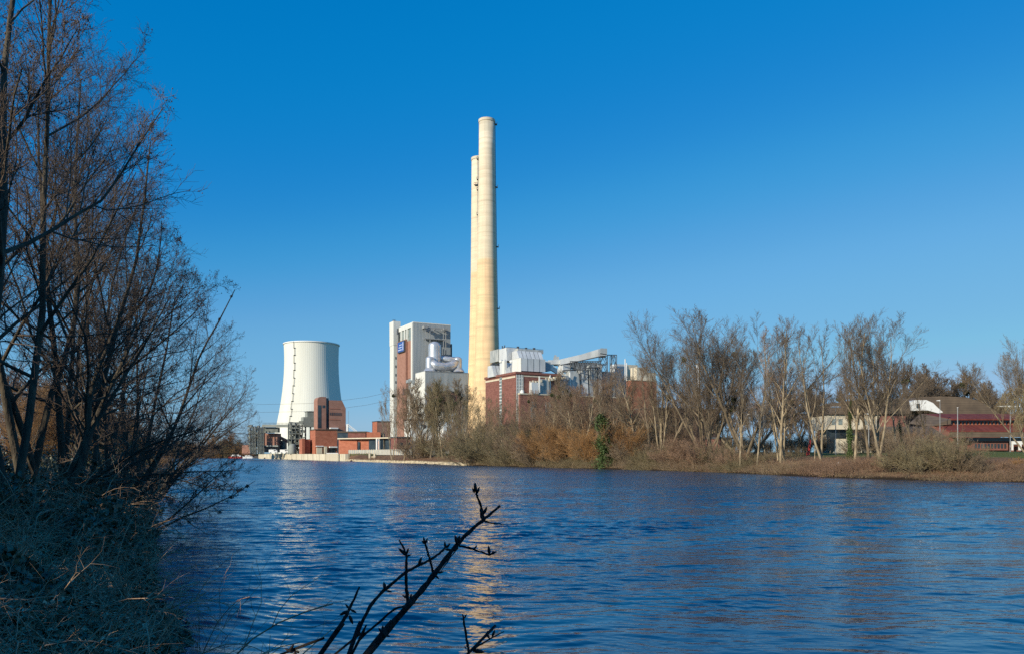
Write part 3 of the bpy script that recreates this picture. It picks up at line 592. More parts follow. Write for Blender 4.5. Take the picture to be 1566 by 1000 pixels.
def windows_house():
    D = 225; e = empty('white_house', (X(984, D), D, 3.3), 'small white walled house with two rows of windows behind bushes', 'house')
    x0, x1 = X(984, D), X(1011, D); zt = Z(656, D)
    part('wall', mt['cream'], e, lambda mb: mb.box(x0, x1, D, D + 8, 2, zt)); part('roof', mt['roofb'], e, lambda mb: mb.prism([(x0 - .4, D - .5, zt), (x0 - .4, D + 8.5, zt), (x0 - .4, D + 4, zt + 1.6)], (x1 - x0 + .8, 0, 0)))
    for j, z in enumerate((Z(668, D), Z(680, D))):
        for i in range(5):
            f = part('window', mt['white'], e, lambda mb: mb.box(x0 + .4 + i * .92, x0 + 1.05 + i * .92, D - .12, D - .01, z, z + 1.5))
            part('pane', mt['glass'], f, lambda mb: mb.box(x0 + .5 + i * .92, x0 + .95 + i * .92, D - .16, D - .13, z + .1, z + .9))
windows_house()
def beige_hut(px0, px1, y0, D, label):
    e = empty('garden_house', (X(px0, D), D, 3.2), label, 'house'); x0, x1 = X(px0, D), X(px1, D); zt = Z(y0, D)
    part('wall', mt['cream'], e, lambda mb: mb.box(x0, x1, D, D + 4, 2, zt)); part('roof', mt['roofb'], e, lambda mb: mb.prism([(x0 - .3, D - .3, zt), (x0 - .3, D + 4.3, zt), (x0 - .3, D + 2, zt + 1.0)], (x1 - x0 + .6, 0, 0)))
    part('window', mt['glass'], e, lambda mb: mb.box(x0 + .6, x0 + 1.4, D - .06, D - .01, zt - 1.8, zt - .8))
beige_hut(875, 896, 671, 212, 'small beige hut behind the thin pale trunk on the far bank')
beige_hut(900, 908, 676, 214, 'narrow cream hut just right of the beige hut')

# ---------------- brick coal tower group, left
def coal_tower():
    C = Corner(485.5, 455); e = empty('coal_bunker_tower', C.at(0, 0, 3.5), 'brown brick tower pair with dark glazed slot in front of the cooling tower', 'power station building')
    def prof(mb, C, u0, u1, v0, v1, z0, zt, cl, cr_):
        pts = [C.at(u0, v0, z0), C.at(u1, v0, z0)]
        pts += [C.at(u1, v0, zt - cr_[1]), C.at(u1 - cr_[0], v0, zt)] if cr_ else [C.at(u1, v0, zt)]
        if cl: pts += [C.at(u0 + cl * (1 - math.sin(t)), v0, zt - cl * (1 - math.cos(t))) for t in np.linspace(0, math.pi / 2, 6)]
        else: pts += [C.at(u0, v0, zt)]
        mb.prism(pts, Vv * (v1 - v0))
    ua = C.u(498.8); zt = C.z(606)
    part('stair_block', mt['brickb'], e, lambda mb: prof(mb, C, 0, ua, 0, C.v(480), 3, zt, 2.2, None))
    ub, uc = C.u(503.8), C.u(529.2)
    part('glazed_slot', mt['glass'], e, lambda mb: C.box(mb, ua + .01, ub - .01, 1.5, 9, 3, C.z(607.5)))
    part('bunker_block', mt['brickb'], e, lambda mb: prof(mb, C, ub, uc, .5, 12, 3, C.z(610.8), None, (2.2, 4.6)))
    part('window', mt['glass'], e, lambda mb: C.box(mb, C.u(486.3), C.u(491.2), -.1, -.01, C.z(654), C.z(619)), label='tall dark stair window')
    part('window', mt['glass'], e, lambda mb: C.box(mb, C.u(493), C.u(497), -.1, -.01, C.z(623), C.z(619)))
    def strip(mb):
        C.box(mb, ub + .3, C.u(522), .4, .49, C.z(634), C.z(629.8))
    w_ = part('window', mt['glass'], e, strip, label='horizontal ribbon window')
    part('mullion', mt['brickb'], w_, lambda mb: [C.box(mb, ub + 1 + i * 1.15, ub + 1.25 + i * 1.15, .3, .39, C.z(634), C.z(629.8)) for i in range(6)])
    part('ledge', mt['brickr'], e, lambda mb: (C.box(mb, ub + .2, C.u(520), .3, .49, C.z(641), C.z(640.4)), C.box(mb, ub, C.u(520), .3, .49, C.z(624), C.z(623.5))))
    part('canopy', mt['white'], e, lambda mb: C.box(mb, ub + .1, C.u(516), -2, .49, C.z(655), C.z(653)))
    # grey-green side house
    C2 = Corner(464, 470); e2 = empty('transfer_house', C2.at(0, 0, 3.5), 'grey green sheet metal house beside the brown brick tower', 'power station building')
    part('wall', mt['greenl'], e2, lambda mb: (C2.box(mb, 0, C2.u(482), 0, 6, C2.z(652), C2.z(637)), C2.box(mb, C2.u(470), C2.u(482), .05, 5.8, C2.z(637) + .01, C2.z(629))))
    part('roof', mt['green'], e2, lambda mb: C2.box(mb, C2.u(470) - .3, C2.u(482), -.2, 6, C2.z(629) + .01, C2.z(628)))
    part('support', mt['green'], e2, lambda mb: [C2.box(mb, u, u + .8, .5, 1.3, 3, C2.z(652)) for u in (1, 4, 7)])
    # front red brick
    C3 = Corner(482.3, 438); e3 = empty('pump_house', C3.at(0, 0, 3.5), 'bright red brick block in front of the brown tower', 'power station building')
    part('wall', mt['brickr'], e3, lambda mb: C3.box(mb, 0, C3.u(515.6), 0, C3.v(474.4), 3, C3.z(657)))
    part('roof', mt['roofb'], e3, lambda mb: C3.box(mb, -.3, C3.u(515.6) + .3, -.3, C3.v(474.4) + .3, C3.z(657), C3.z(655.6)))
    part('door', mt['glass'], e3, lambda mb: C3.box(mb, C3.u(504), C3.u(513), -.1, -.01, 3.2, C3.z(684)))
    part('canopy', mt['white'], e3, lambda mb: (C3.box(mb, C3.u(503), C3.u(515), -2, -.11, C3.z(684), C3.z(682)), C3.box(mb, C3.u(483), C3.u(494), -1.2, -.02, C3.z(682.5), C3.z(681))))
    part('chute', mt['cream'], e3, lambda mb: (C3.box(mb, C3.u(484), C3.u(492), -1, -.02, 3.3, C3.z(684)), C3.box(mb, C3.u(495), C3.u(499), -1.6, -.02, 3.3, C3.z(682))))
    C4 = Corner(463, 440); e4 = empty('red_annex', C4.at(0, 0, 3.5), 'lower red brick annex left of the bright red block', 'building')
    part('wall', mt['brickr'], e4, lambda mb: (C4.box(mb, 0, C4.u(476), 2, C4.v(457.6), 3, C4.z(671.5)), C4.box(mb, -.3, 1.2, .2, 1.99, 3, C4.z(670))))
    part('roof_edge', mt['brickb'], e4, lambda mb: C4.box(mb, -.2, C4.u(476), 1.8, C4.v(457.6) + .2, C4.z(671.5), C4.z(670.8)))
    # conveyor bridge + brown house
    e5 = empty('conveyor_bridge', (X(402, 470), 470, 3.5), 'grey green conveyor bridge on trestles in front of the cooling tower', 'conveyor')
    def B(mb, p0, p1, y0, y1, D, dep=4): mb.box(X(p0, D), X(p1, D), D, D + dep, Z(y1, D), Z(y0, D))
    part('gallery', mt['greenl'], e5, lambda mb: B(mb, 401, 464, 648.6, 652.4, 470))
    part('lower_gallery', mt['green'], e5, lambda mb: (B(mb, 403, 425, 653, 660.6, 472), B(mb, 401.5, 419, 658, 661.5, 471.9, .1)))
    def rail(mb):
        for i in range(32): x = X(402 + i * 2, 470); mb.bar((x, 470, Z(648.6, 470)), (x, 470, Z(646.2, 470)), .08)
        mb.bar((X(402, 470), 470, Z(646.2, 470)), (X(464, 470), 470, Z(646.2, 470)), .08)
    part('railing', mt['green'], e5, rail)
    r = rs(11)
    def trestle(p0, p1):
        def f(mb):
            for dd in (0, 4):
                for p in (p0, p1): mb.bar((X(p, 468), 468 + dd, 3), (X(p, 468), 468 + dd, Z(653, 468)), .35)
                for j in range(5):
                    za, zb = 3.5 + j * 2.6, 3.5 + (j + 1) * 2.6; mb.bar((X(p0, 468), 468 + dd, za), (X(p1, 468), 468 + dd, zb), .2); mb.bar((X(p1, 468), 468 + dd, za), (X(p0, 468), 468 + dd, zb), .2); mb.bar((X(p0, 468), 468 + dd, zb), (X(p1, 468), 468 + dd, zb), .22)
        return f
    for p0, p1 in ((383, 388), (395, 400), (441, 446), (449, 454)): part('trestle', mt['green'], e5, trestle(p0, p1))
    e6 = empty('crusher_tower', (X(450, 462), 462, 3.5), 'cluttered grey green steel tower of platforms and pipes beneath the conveyor', 'machinery')
    def clutter(p0, p1, y0, y1, D, n, s, seed):
        def f(mb):
            r = rs(seed)
            for i in range(n):
                a = p0 + r.rand() * (p1 - p0); y = y0 + r.rand() * (y1 - y0); ww = (.6 + r.rand() * 2.2) * s; h = (.3 + r.rand() * 1.8) * s; d = D + r.rand() * 5
                mb.box(X(a, d), X(a, d) + ww, d, d + .8 + r.rand(), Z(y, d), Z(y, d) + h)
        return f
    part('steel_clutter', mt['green'], e6, clutter(441, 461, 646, 688, 458, 70, 1.0, 1)); part('platform', mt['greenl'], e6, clutter(439, 460, 648, 686, 457, 26, .9, 2)); part('pipework', mt['dark'], e6, clutter(441, 458, 644, 686, 460, 34, .8, 3))  # scattered boxes as cluttered machine housings, not lattice work
    part('white_panel', mt['cladw'], e6, clutter(441, 459, 652, 686, 456.5, 8, .7, 4))
    def col(mb):
        for p in (441, 446, 452, 458):
            for dd in (0, 6): mb.bar((X(p, 457), 457 + dd, 3), (X(p, 457), 457 + dd, Z(648, 457)), .3)
        for y in (655, 663, 671, 679): mb.box(X(440, 457), X(460, 457), 457, 463, Z(y, 457), Z(y, 457) + .35)
    part('column', mt['green'], e6, col)
    part('boiler_vessel', mt['greenl'], e6, lambda mb: mb.lathe(X(447, 457), 457, [(2.2, 3.3), (2.4, 5), (2.2, 7.5), (1.4, 9)], 14), smooth=True)
    e7 = empty('loading_tower', (X(388, 480), 480, 3.5), 'dark steel ship loading tower at the left end of the quay', 'machinery')
    part('steel_clutter', mt['green'], e7, clutter(377, 402, 652, 690, 482, 70, .9, 6)); part('pipework', mt['dark'], e7, clutter(378, 402, 655, 690, 483, 45, .8, 7)); part('platform', mt['greenl'], e7, clutter(380, 402, 655, 688, 481, 16, .9, 8))  # loose boxes again for machinery clutter
    [part('column', mt['steel'], e7, lambda mb: mb.bar((X(p, 480), 480, 3), (X(p, 480), 480, Z(650, 480)), .3)) for p in (384, 390, 396, 401)]
    part('brick_base', mt['brickb'], e7, lambda mb: mb.box(X(370, 490), X(383, 490), 490, 498, 3, Z(680, 490)))
    e8 = empty('brown_house', (X(404, 476), 476, 3.5), 'plain brown brick house under the conveyor bridge', 'building')
    part('wall', mt['brickb'], e8, lambda mb: B(mb, 404, 424, 662, 681, 476, 8)); part('canopy', mt['greenl'], e8, lambda mb: B(mb, 400, 425, 680.4, 682.4, 473, 3)); part('base', mt['dark'], e8, lambda mb: B(mb, 402, 424, 682.5, 691, 475, 8))
    e9 = empty('inclined_conveyor', (X(424, 480), 480, 3.5), 'brown inclined conveyor falling to the right before the white tower foot', 'conveyor')
    def inc(mb):
        a = Vector((X(423, 482), 482, Z(664, 482))); b2 = Vector((X(440, 482), 482, Z(672.5, 482))); mb.add([a, b2, b2 + Vector((0, 3, 0)), a + Vector((0, 3, 0)), a - Vector((0, 0, 1.8)), b2 - Vector((0, 0, 1.8)), b2 + Vector((0, 3, -1.8)), a + Vector((0, 3, -1.8))], [(0, 1, 2, 3), (7, 6, 5, 4), (0, 4, 5, 1), (1, 5, 6, 2), (2, 6, 7, 3), (3, 7, 4, 0)])
    part('gallery', mt['brickb'], e9, inc); part('screen', mt['glassg'], e9, lambda mb: B(mb, 424.5, 436, 673, 688, 483)); [part('column', mt['dark'], e9, lambda mb: mb.bar((X(p, 482), 482, 3), (X(p, 482), 482, Z(674, 482)), .25)) for p in (425, 431, 437)]
    # low buildings right of the red block
    e10 = empty('low_hall', (X(520, 395), 395, 3.5), 'long low red brown hall with white roof edge behind the concrete fence', 'building')
    def LW(mb, p0, D0, p1, D1, z0, z1, dep=8):
        a = Vector((X(p0, D0), D0, z0)); b2 = Vector((X(p1, D1), D1, z0)); mb.quadbox(a, b2 - a, (0, dep, 0), (0, 0, z1 - z0))
    part('wall', mt['brickr'], e10, lambda mb: (LW(mb, 518, 388, 546, 382, 2.5, Z(671.5, 385)), LW(mb, 546.3, 382.4, 634, 362, 2.5, Z(671, 385))))
    part('roof_edge', mt['cream'], e10, lambda mb: LW(mb, 516, 386, 636, 358, Z(671, 385) + .02, Z(669.3, 385), 14))
    part('window', mt['glass'], e10, lambda mb: (LW(mb, 564, 377.5, 574, 375.2, 3.4, Z(672.5, 385), .2), LW(mb, 581, 373.5, 599, 369.5, 3.4, Z(672, 385), .2), LW(mb, 547, 381.3, 550, 380.6, 3.4, 9, .2)))
    for p, r_ in ((576.5, .5), (580, .3), (594, .2), (610, .2)): part('column', mt['white'], e10, lambda mb: mb.bar((X(p, 371), 371, 3), (X(p, 371), 371, Z(671, 385)), r_))
    e11 = empty('upper_store', (X(515, 400), 400, 3.5), 'dark fronted store above the low red hall', 'building')
    part('wall', mt['glass'], e11, lambda mb: mb.box(X(516, 402), X(532, 402), 402, 412, 3, Z(661, 402))); part('brick_wall', mt['brickm'], e11, lambda mb: mb.box(X(532.1, 402), X(559, 402), 402, 412, 3, Z(661.5, 402)))
    part('roof', mt['roofb'], e11, lambda mb: mb.box(X(515, 402), X(560, 402), 401.5, 412, Z(661, 402) + .02, Z(659, 402)))
    e12 = empty('red_store', (X(560, 398), 398, 3.5), 'small orange red brick store on top of the low hall', 'building')
    part('wall', mt['brickr'], e12, lambda mb: mb.box(X(560.5, 396), X(582, 396), 396, 404, 3, Z(660.3, 396))); part('side_wall', mt['dark'], e12, lambda mb: mb.box(X(582.1, 396), X(584.5, 396), 397, 404, 3, Z(661.5, 396)))
    e13, C13, L13 = thing_box('square_block', 'square brown brick block beside the foot of the white stair tower', 'building', None, 577, 597, 643, 694, 470, 9, 'brickb')
    part('side_wall', mt['brickr'], e13, lambda mb: C13.box(mb, -.2, -.01, 0, 9, 3, C13.z(644.3)))
    e14 = empty('jib_crane', (X(530, 430), 430, 3.5), 'small pale crane with a sloping stay behind the low hall', 'crane')
    part('post', mt['white'], e14, lambda mb: mb.box(X(529.5, 430), X(532, 430), 430, 431, 3, Z(648, 430))); part('jib', mt['white'], e14, lambda mb: (mb.bar((X(532, 430), 430, Z(648, 430)), (X(546, 430), 430, Z(659, 430)), .22), mb.bar((X(532, 430), 430, Z(651, 430)), (X(543, 430), 430, Z(659, 430)), .15)))
    part('mast', mt['steel'], e14, lambda mb: mb.bar((X(533, 430), 430, 3), (X(533, 430), 430, Z(628, 430)), .08))
coal_tower()
def cables():
    A = Vector((X(600, 600), 600, Z(599, 600)))
    for i, (y0, y1, y2) in enumerate(((599, 617, 618), (611, 629, 630))):
        pts = [(X(597, 645), 645, Z(y0, 645)), (X(560, 650), 650, Z(y0 + 8, 650)), (X(530, 655), 655, Z(y0 + 12, 655)), (X(470, 665), 665, Z(y1 - .5, 665)), (X(400, 680), 680, Z(y2, 680)), (X(300, 740), 740, Z(y2 - 8, 740)), (X(120, 850), 850, Z(y2 - 44, 850))]
        me = MB().pipe(pts, [.09] * len(pts), 4)
        o = me.build('power_line', mt['dark']); tag(o, ['upper overhead power line slung left from the white stair tower', 'lower overhead power line slung left from the white stair tower'][i], 'cable', 'power lines')
    # pylon carrying the far ends, hidden by the near trees
    D = 850; x = X(120, D); e = empty('pylon', (x, D, 3), 'grey lattice pylon beyond the near bank trees', 'pylon')
    z0, z1 = 3, Z(570, D)
    part('tower', mt['steel'], e, lambda mb: [mb.bar((x + sx * 3, D + sy * 3, z0), (x + sx * .6, D + sy * .6, z1), .2) for sx in (-1, 1) for sy in (-1, 1)])
    part('cross_arm', mt['steel'], e, lambda mb: (mb.bar((x - 9, D, z1 - 1), (x + 9, D, z1 - 1), .3), mb.bar((x - 7, D, z1 - 8), (x + 7, D, z1 - 8), .3)))
cables()

# ---------------- quay, fence, edge
def quay():
    pts = [Vector((-176, 553, 0)), Vector((-86, 377, 0)), Vector((-73.5, 351, 0))]
    mb = MB()
    for a, b in zip(pts[:-1], pts[1:]):
        d = (b - a); nrm = Vector((-d.y, d.x, 0)).normalized() * 2.0
        if nrm.x < 0: nrm = -nrm
        mb.quadbox(a - Vector((0, 0, 3)), d, nrm, (0, 0, 6.15))
    tag(mb.build('quay_wall', mt['conc']), 'pale cream concrete quay wall along the far water edge', 'quay wall')
    for i, (t, lab) in enumerate(((.02, 'pale mooring pile nearest the fence on the quay wall'), (.2, 'pale mooring pile second from the fence on the quay'), (.38, 'pale mooring pile third from the fence on the quay'), (.6, 'pale mooring pile farthest from the fence on the quay'))):
        p = pts[2].lerp(pts[1], .35 + t); q = p + Vector((-1.2, -.5, 0))
        e = empty('mooring_pile', (q.x, q.y, 0), lab, 'pile', 'mooring piles on the quay')
        part('post', mt['cream'], e, lambda m: m.box(q.x - .7, q.x + .7, q.y - .4, q.y + .4, -1, 3.3)); part('cap', mt['white'], e, lambda m: m.box(q.x - .8, q.x + .8, q.y - .5, q.y + .5, 3.31, 3.6))
    # stone edge strip
    E = [(-73.5, 351), (-53, 304), (-30.6, 261), (-12.5, 211)]; mb = MB(); r = rs(9)
    for a, b in zip(E[:-1], E[1:]):
        a, b = Vector((*a, 0)), Vector((*b, 0)); n_ = int((b - a).length / 1.4)
        for i in range(n_):
            p = a.lerp(b, i / n_); d = (b - a) / n_; nr = Vector((-d.y, d.x, 0)).normalized()
            nr = nr if nr.x > 0 else -nr
            mb.quadbox(p - nr * .3 - Vector((0, 0, 1)), d * .97, nr * (1.4 + r.rand() * .6), (r.rand() * .1, 0, 1.55 + r.rand() * .35))
    tag(mb.build('stone_edging', mt['stone']), 'pale stone edging at the foot of the brown far bank', 'stone edging')
    e = empty('concrete_fence', (-60, 352, 3), 'grey concrete panel fence on the far bank before the low red hall', 'fence')
    F0 = [(523, 392), (560, 366), (632, 318)]
    mp = MB(); ms = MB()
    for (p0, D0), (p1, D1) in zip(F0[:-1], F0[1:]):
        a = Vector((X(p0, D0), D0, 0)); b = Vector((X(p1, D1), D1, 0)); n_ = int((b - a).length / 2.4)
        for i in range(n_):
            p = a.lerp(b, i / n_); q = a.lerp(b, (i + .93) / n_); mp.quadbox(p + Vector((0, 0, 2.7)), q - p, (0, .15, 0), (0, 0, 2.3)); ms.box(p.x - .15, p.x + .15, p.y - .3, p.y - .02, 2.7, 5.15)
    mp.build('panel', mt['cladd'], e); ms.build('post', mt['cream'], e)
    # steps between piles
    D = 332; e = empty('landing_steps', (X(575, D), D, 0), 'pale stone landing stage between two posts at the grassy bank', 'landing stage')
    part('step', mt['stone'], e, lambda mb: [mb.box(X(566, D), X(573, D), D + i * .8, D + i * .8 + .8, -1, .4 + i * .45) for i in range(5)])
    for p in (565.5, 573): part('post', mt['cream'], e, lambda mb: mb.box(X(p, D) - .35, X(p, D) + .35, D - 1, D - .2, -1, 3.3))
quay()

def boat(name, label, px0, px1, D, hull, cabin, hh, ch, grp='boats moored at the far bank'):
    x0, x1 = X(px0, D), X(px1, D); e = empty(name, ((x0 + x1) / 2, D, 0), label, 'boat', grp); Lb = x1 - x0; bw = Lb * .13
    S = [(0, .02, 1.25), (.08, .55, 1.1), (.25, .95, 1.0), (.6, 1, .95), (.9, .85, 1.0), (1, .6, 1.02)]
    vs = []; 
    for t, wf, sh in S:
        x = x0 + Lb * t; hw = bw * wf
        vs += [(x, D - hw, hh * sh), (x + (.04 * Lb if t == 0 else 0), D - hw * .6, -.3), (x + (.04 * Lb if t == 0 else 0), D + hw * .6, -.3), (x, D + hw, hh * sh)]
    fs = []
    for i in range(len(S) - 1):
        a = i * 4; b = a + 4
        for j in range(3): fs.append((a + j, b + j, b + j + 1, a + j + 1))
        fs.append((a + 3, b + 3, b, a))
    fs += [(0, 1, 2, 3), tuple(reversed(range(len(vs) - 4, len(vs))))]
    mb = MB(); mb.add(vs, fs); mb.build('hull', mt[hull], e)
    c = part('cabin', mt[cabin], e, lambda mb: (mb.box(x0 + Lb * .22, x0 + Lb * .88, D - bw * .7, D + bw * .7, hh * .9, hh + ch * .6), mb.box(x0 + Lb * .30, x0 + Lb * .75, D - bw * .55, D + bw * .55, hh + ch * .6 + .01, hh + ch)))
    for i in range(5): part('window', mt['glass'], c, lambda mb: mb.box(x0 + Lb * (.26 + i * .12), x0 + Lb * (.33 + i * .12), D - bw * .7 - .08, D - bw * .7 - .01, hh + ch * .15, hh + ch * .45))
boat('barge', 'red hulled boat with white cabin top moored on the far left', 349, 371, 590, 'red', 'white', 1.2, 1.5)
boat('motor_boat', 'white motor boat moored between the red boat and the quay', 370.5, 387, 586, 'white', 'white', 1.3, 1.0)
boat('work_boat', 'low dark work boat moored at the end of the quay', 386, 399, 570, 'dark', 'dark', .9, .7)
for i, (p, mm, lab) in enumerate(((411, 'white', 'white van parked on the quay under the conveyor'), (428, 'white', 'second white van parked on the quay right of the other'))):
    D = 468; z = 3.55; x0 = X(p, D); e = empty('parked_van', (x0, D, z), lab, 'van', 'vans parked on the quay')
    part('body', mt[mm], e, lambda mb: mb.prism([(x0, D, z + .4), (x0 + 4.8, D, z + .4), (x0 + 4.8, D, z + 1.2), (x0 + 4.1, D, z + 2.2), (x0, D, z + 2.2)], (0, 2, 0)))
    part('window', mt['glass'], e, lambda mb: mb.box(x0 + 2.9, x0 + 4.1, D - .05, D - .01, z + 1.3, z + 1.9))
    for q in (.9, 3.8): part('wheel', mt['dark'], e, lambda mb: mb.bar((x0 + q, D - .05, z + .35), (x0 + q, D + 2.05, z + .35), .35, 12))

# ---------------- right side buildings
def school():
    D = 190; e = empty('school_building', (X(1450, D), D, 3.4), 'long low building with two maroon sheet roofs at the right edge', 'building')
    xl, xr = X(1440, D), X(1660, D); z = lambda y: Z(y, D)
    part('wall', mt['brickm'], e, lambda mb: mb.box(X(1452, D), xr, D, D + 16, 2, z(668.5)))
    def up(mb):
        mb.prism([(X(1433, D), D + 7, z(630)), (xr, D + 7, z(630)), (xr, D - .8, z(640)), (X(1453, D), D - .8, z(640))], (0, .05, -.35))
        mb.prism([(X(1433, D), D + 7, z(630)), (xr, D + 7, z(630)), (xr, D + 14, z(640)), (X(1440, D), D + 14, z(640))], (0, .05, -.35))
    part('upper_roof', mt['roofr'], e, up)
    part('gable', mt['roofb'], e, lambda mb: mb.prism([(X(1433, D), D + 6.9, z(630)), (X(1452.4, D), D - .6, z(640.6)), (X(1452, D), D - .6, z(648)), (X(1420, D), D - .6, z(652)), (X(1412, D), D + 6, z(646))], (0, 1.2, 0)))
    wn = part('window', mt['glass'], e, lambda mb: mb.box(X(1452, D), xr, D + .8, D + 1.5, z(648.5), z(640.8)), label='dark upper ribbon window')
    part('post', mt['brickr'], wn, lambda mb: [mb.box(X(1454.5 + i * 5.6, D), X(1456.6 + i * 5.6, D), D + .6, D + .79, z(648.5), z(643.8)) for i in range(36)])
    part('lower_roof', mt['roofr'], e, lambda mb: mb.prism([(X(1430, D), D + .6, z(649)), (xr, D + .6, z(649)), (xr, D - 3.5, z(658.6)), (X(1440, D), D - 3.5, z(658.6))], (0, 0, -.3)))
    part('fascia', mt['roofb'], e, lambda mb: mb.box(X(1442, D), xr, D - 3.4, D - 2.9, z(668.3), z(658.9)))
    part('window', mt['glass'], e, lambda mb: mb.box(X(1478, D), xr, D - .3, D - .01, z(674), z(668.8)), label='dark ground floor ribbon window')
    part('door_wall', mt['brickm'], e, lambda mb: mb.box(X(1484, D), X(1538, D), D - .9, D - .31, z(688), z(674)))
    for i in range(10): part('window', mt['glass'], e, lambda mb: mb.box(X(1487 + i * 5, D), X(1489.8 + i * 5, D), D - 1, D - .91, z(685), z(678)))
    def wp(mb):
        mb.box(X(1538, D), xr, D - 2.4, D - 2.1, z(679), z(674.2))
        for p in (1538, 1548.5, 1577, 1590): mb.box(X(p, D), X(p + 2.2 + (2 if p > 1540 else 0), D), D - 2.39, D - 2.11, z(688), z(679.02))
    part('white_porch', mt['white'], e, wp)
    e2 = empty('low_wing', (X(1380, D), D - 6, 3.4), 'low wing with white fascia half hidden behind the grey bushes', 'building'); D2 = D - 8
    part('wall', mt['brickm'], e2, lambda mb: mb.box(X(1340, D2), X(1447, D2), D2, D2 + 6, 2, Z(671, D2)))
    part('fascia', mt['white'], e2, lambda mb: (mb.box(X(1355, D2), X(1368, D2), D2 - .3, D2 - .01, Z(673.6, D2), Z(669.5, D2)), mb.box(X(1382, D2), X(1415, D2), D2 - .3, D2 - .01, Z(673.6, D2), Z(669, D2)), mb.box(X(1433, D2), X(1446, D2), D2 - .3, D2 - .01, Z(684, D2), Z(671.5, D2))))
    part('roof', mt['roofb'], e2, lambda mb: mb.prism([(X(1338, D2), D2 - .6, Z(668.9, D2)), (X(1338, D2), D2 + 7, Z(668.9, D2)), (X(1338, D2), D2 + 7, Z(650, D2))], (X(1448, D2) - X(1338, D2), 0, 0)))
school()
def hall():
    D = 236; z = lambda y: Z(y, D); e = empty('sports_hall', (X(1440, D), D, 3.4), 'big hall with brown faceted roof and white arched gable', 'building')
    part('roof', mt['roofb'], e, lambda mb: (mb.prism([(X(p, D), D, z(y)) for p, y in ((1386, 634), (1394, 613), (1404, 607), (1440, 605.5), (1478, 607), (1496, 612.5), (1514, 622), (1532, 634))], (0, 24, 0))))
    part('wall', mt['brickm'], e, lambda mb: mb.box(X(1386, D), X(1531, D), D + .3, D + 23, 2, z(634)))
    g = part('gable', mt['white'], e, lambda mb: mb.prism([(X(p, D), D - 4, z(y)) for p, y in ((1364, 629), (1380, 616), (1389, 612.6), (1406, 612.6), (1416, 617), (1422, 623), (1431, 631), (1424, 632.5), (1408, 628))], (0, 3.9, 0)))
    part('window', mt['glass'], g, lambda mb: mb.box(X(1391, D), X(1396, D), D - 4.1, D - 4.01, z(625), z(618)))
    e2 = empty('annex_hall', (X(1320, D), D - 10, 3.4), 'flat topped brown hall left of the white gable', 'building'); D2 = D - 12
    part('wall', mt['brickm'], e2, lambda mb: mb.box(X(1275, D2), X(1386, D2), D2, D2 + 12, 2, Z(632, D2)))
    part('roof', mt['roofb'], e2, lambda mb: mb.prism([(X(p, D2), D2 - 1, Z(y, D2)) for p, y in ((1270, 632.5), (1276, 616), (1300, 612), (1340, 610), (1372, 609), (1388, 613), (1390, 632.5))], (0, 14, 0)))
hall()
def beige_building():
    D = 165; z = lambda y: Z(y, D); e = empty('beige_building', (X(1290, D), D, 3.2), 'beige flat roofed building with overhanging upper floor behind the ivy trunk', 'building')
    part('upper_floor', mt['cream'], e, lambda mb: mb.box(X(1267, D), X(1345, D), D, D + 10, z(656), z(633.5)), label='pinkish beige overhanging upper floor')
    part('roof', mt['roofb'], e, lambda mb: mb.box(X(1265, D), X(1346, D), D - .5, D + 10.5, z(633.4), z(631.8)))
    part('wall', mt['cream'], e, lambda mb: mb.box(X(1279, D), X(1345, D), D + 1.5, D + 9, 2, z(656.2)))
    part('window', mt['glass'], e, lambda mb: (mb.box(X(1268, D), X(1297, D), D + 1.2, D + 1.49, z(669), z(656.3)), mb.box(X(1268, D), X(1279, D), D + 1.1, D + 1.19, z(688), z(669.1)), mb.box(X(1300, D), X(1343, D), D + 1.2, D + 1.49, z(672), z(660))))  # left panes darken the recess below the overhang, standing in for its shade
    part('window', mt['glassg'], e, lambda mb: [mb.box(X(p, D), X(p + 6, D), D - .08, D - .01, z(649), z(640)) for p in (1272, 1282, 1308, 1320, 1332)])
beige_building()
def lamp(px, ytop, D, label, arms=1, wide=.6):
    x = X(px, D); zt = Z(ytop, D); zb = gz1(x, D); e = empty('street_lamp', (x, D, zb), label, 'street lamp', 'street lamps beyond the far bank')
    part('pole', mt['steel'], e, lambda mb: mb.bar((x, D, zb - .3), (x, D, zt - .1), .1, 8, .05))
    for i in range(arms):
        s = (-1, 1)[i]; part('lamp_head', mt['white'], e, lambda mb: mb.prism([(x + s * .1, D - .25, zt), (x + s * (.2 + wide), D - .25, zt + .05), (x + s * (.2 + wide), D - .25, zt + .2), (x + s * .1, D - .25, zt + .3)], (0, .5, 0)))
lamp(1278, 623, 140, 'street lamp with twin white heads above the beige building', 2)
lamp(1237, 632, 140, 'street lamp with one broad white head left of the beige building', 1, 1.2)
lamp(1328.5, 633.5, 145, 'street lamp with small white head between bare trunks right of the ivy trunk', 1, .5)
lamp(1437.5, 613, 185, 'street lamp rising before the brown hall roof', 1, .5)
lamp(1545, 622, 150, 'lamp post with a long flat arm at the right edge', 2, 2.2)
lamp(1146.5, 634, 180, 'thin lamp seen between the big bare trees', 1, .3)
x = X(1464.5, 150); e = empty('flag_pole', (x, 150, 3), 'plain pale grey pole standing before the maroon roofs', 'pole'); part('pole', mt['steel'], e, lambda mb: mb.bar((x, 150, 2.5), (x, 150, Z(623, 150)), .11, 8, .07)); part('cap', mt['white'], e, lambda mb: mb.lathe(x, 150, [(.14, Z(623, 150)), (.14, Z(622.4, 150))], 8))
x = X(1238, 138); mb = MB(); mb.prism([(x - .5, 138, 2.8), (x - .05, 138, 2.8), (x + .3, 138, Z(672, 138)), (x + .1, 138, Z(672, 138))], (0, .3, 0)); tag(mb.build('red_sculpture', mt['red']), 'leaning orange red slab standing on the lawn among bare trunks', 'sculpture')
mb = MB(); r = rs(2)
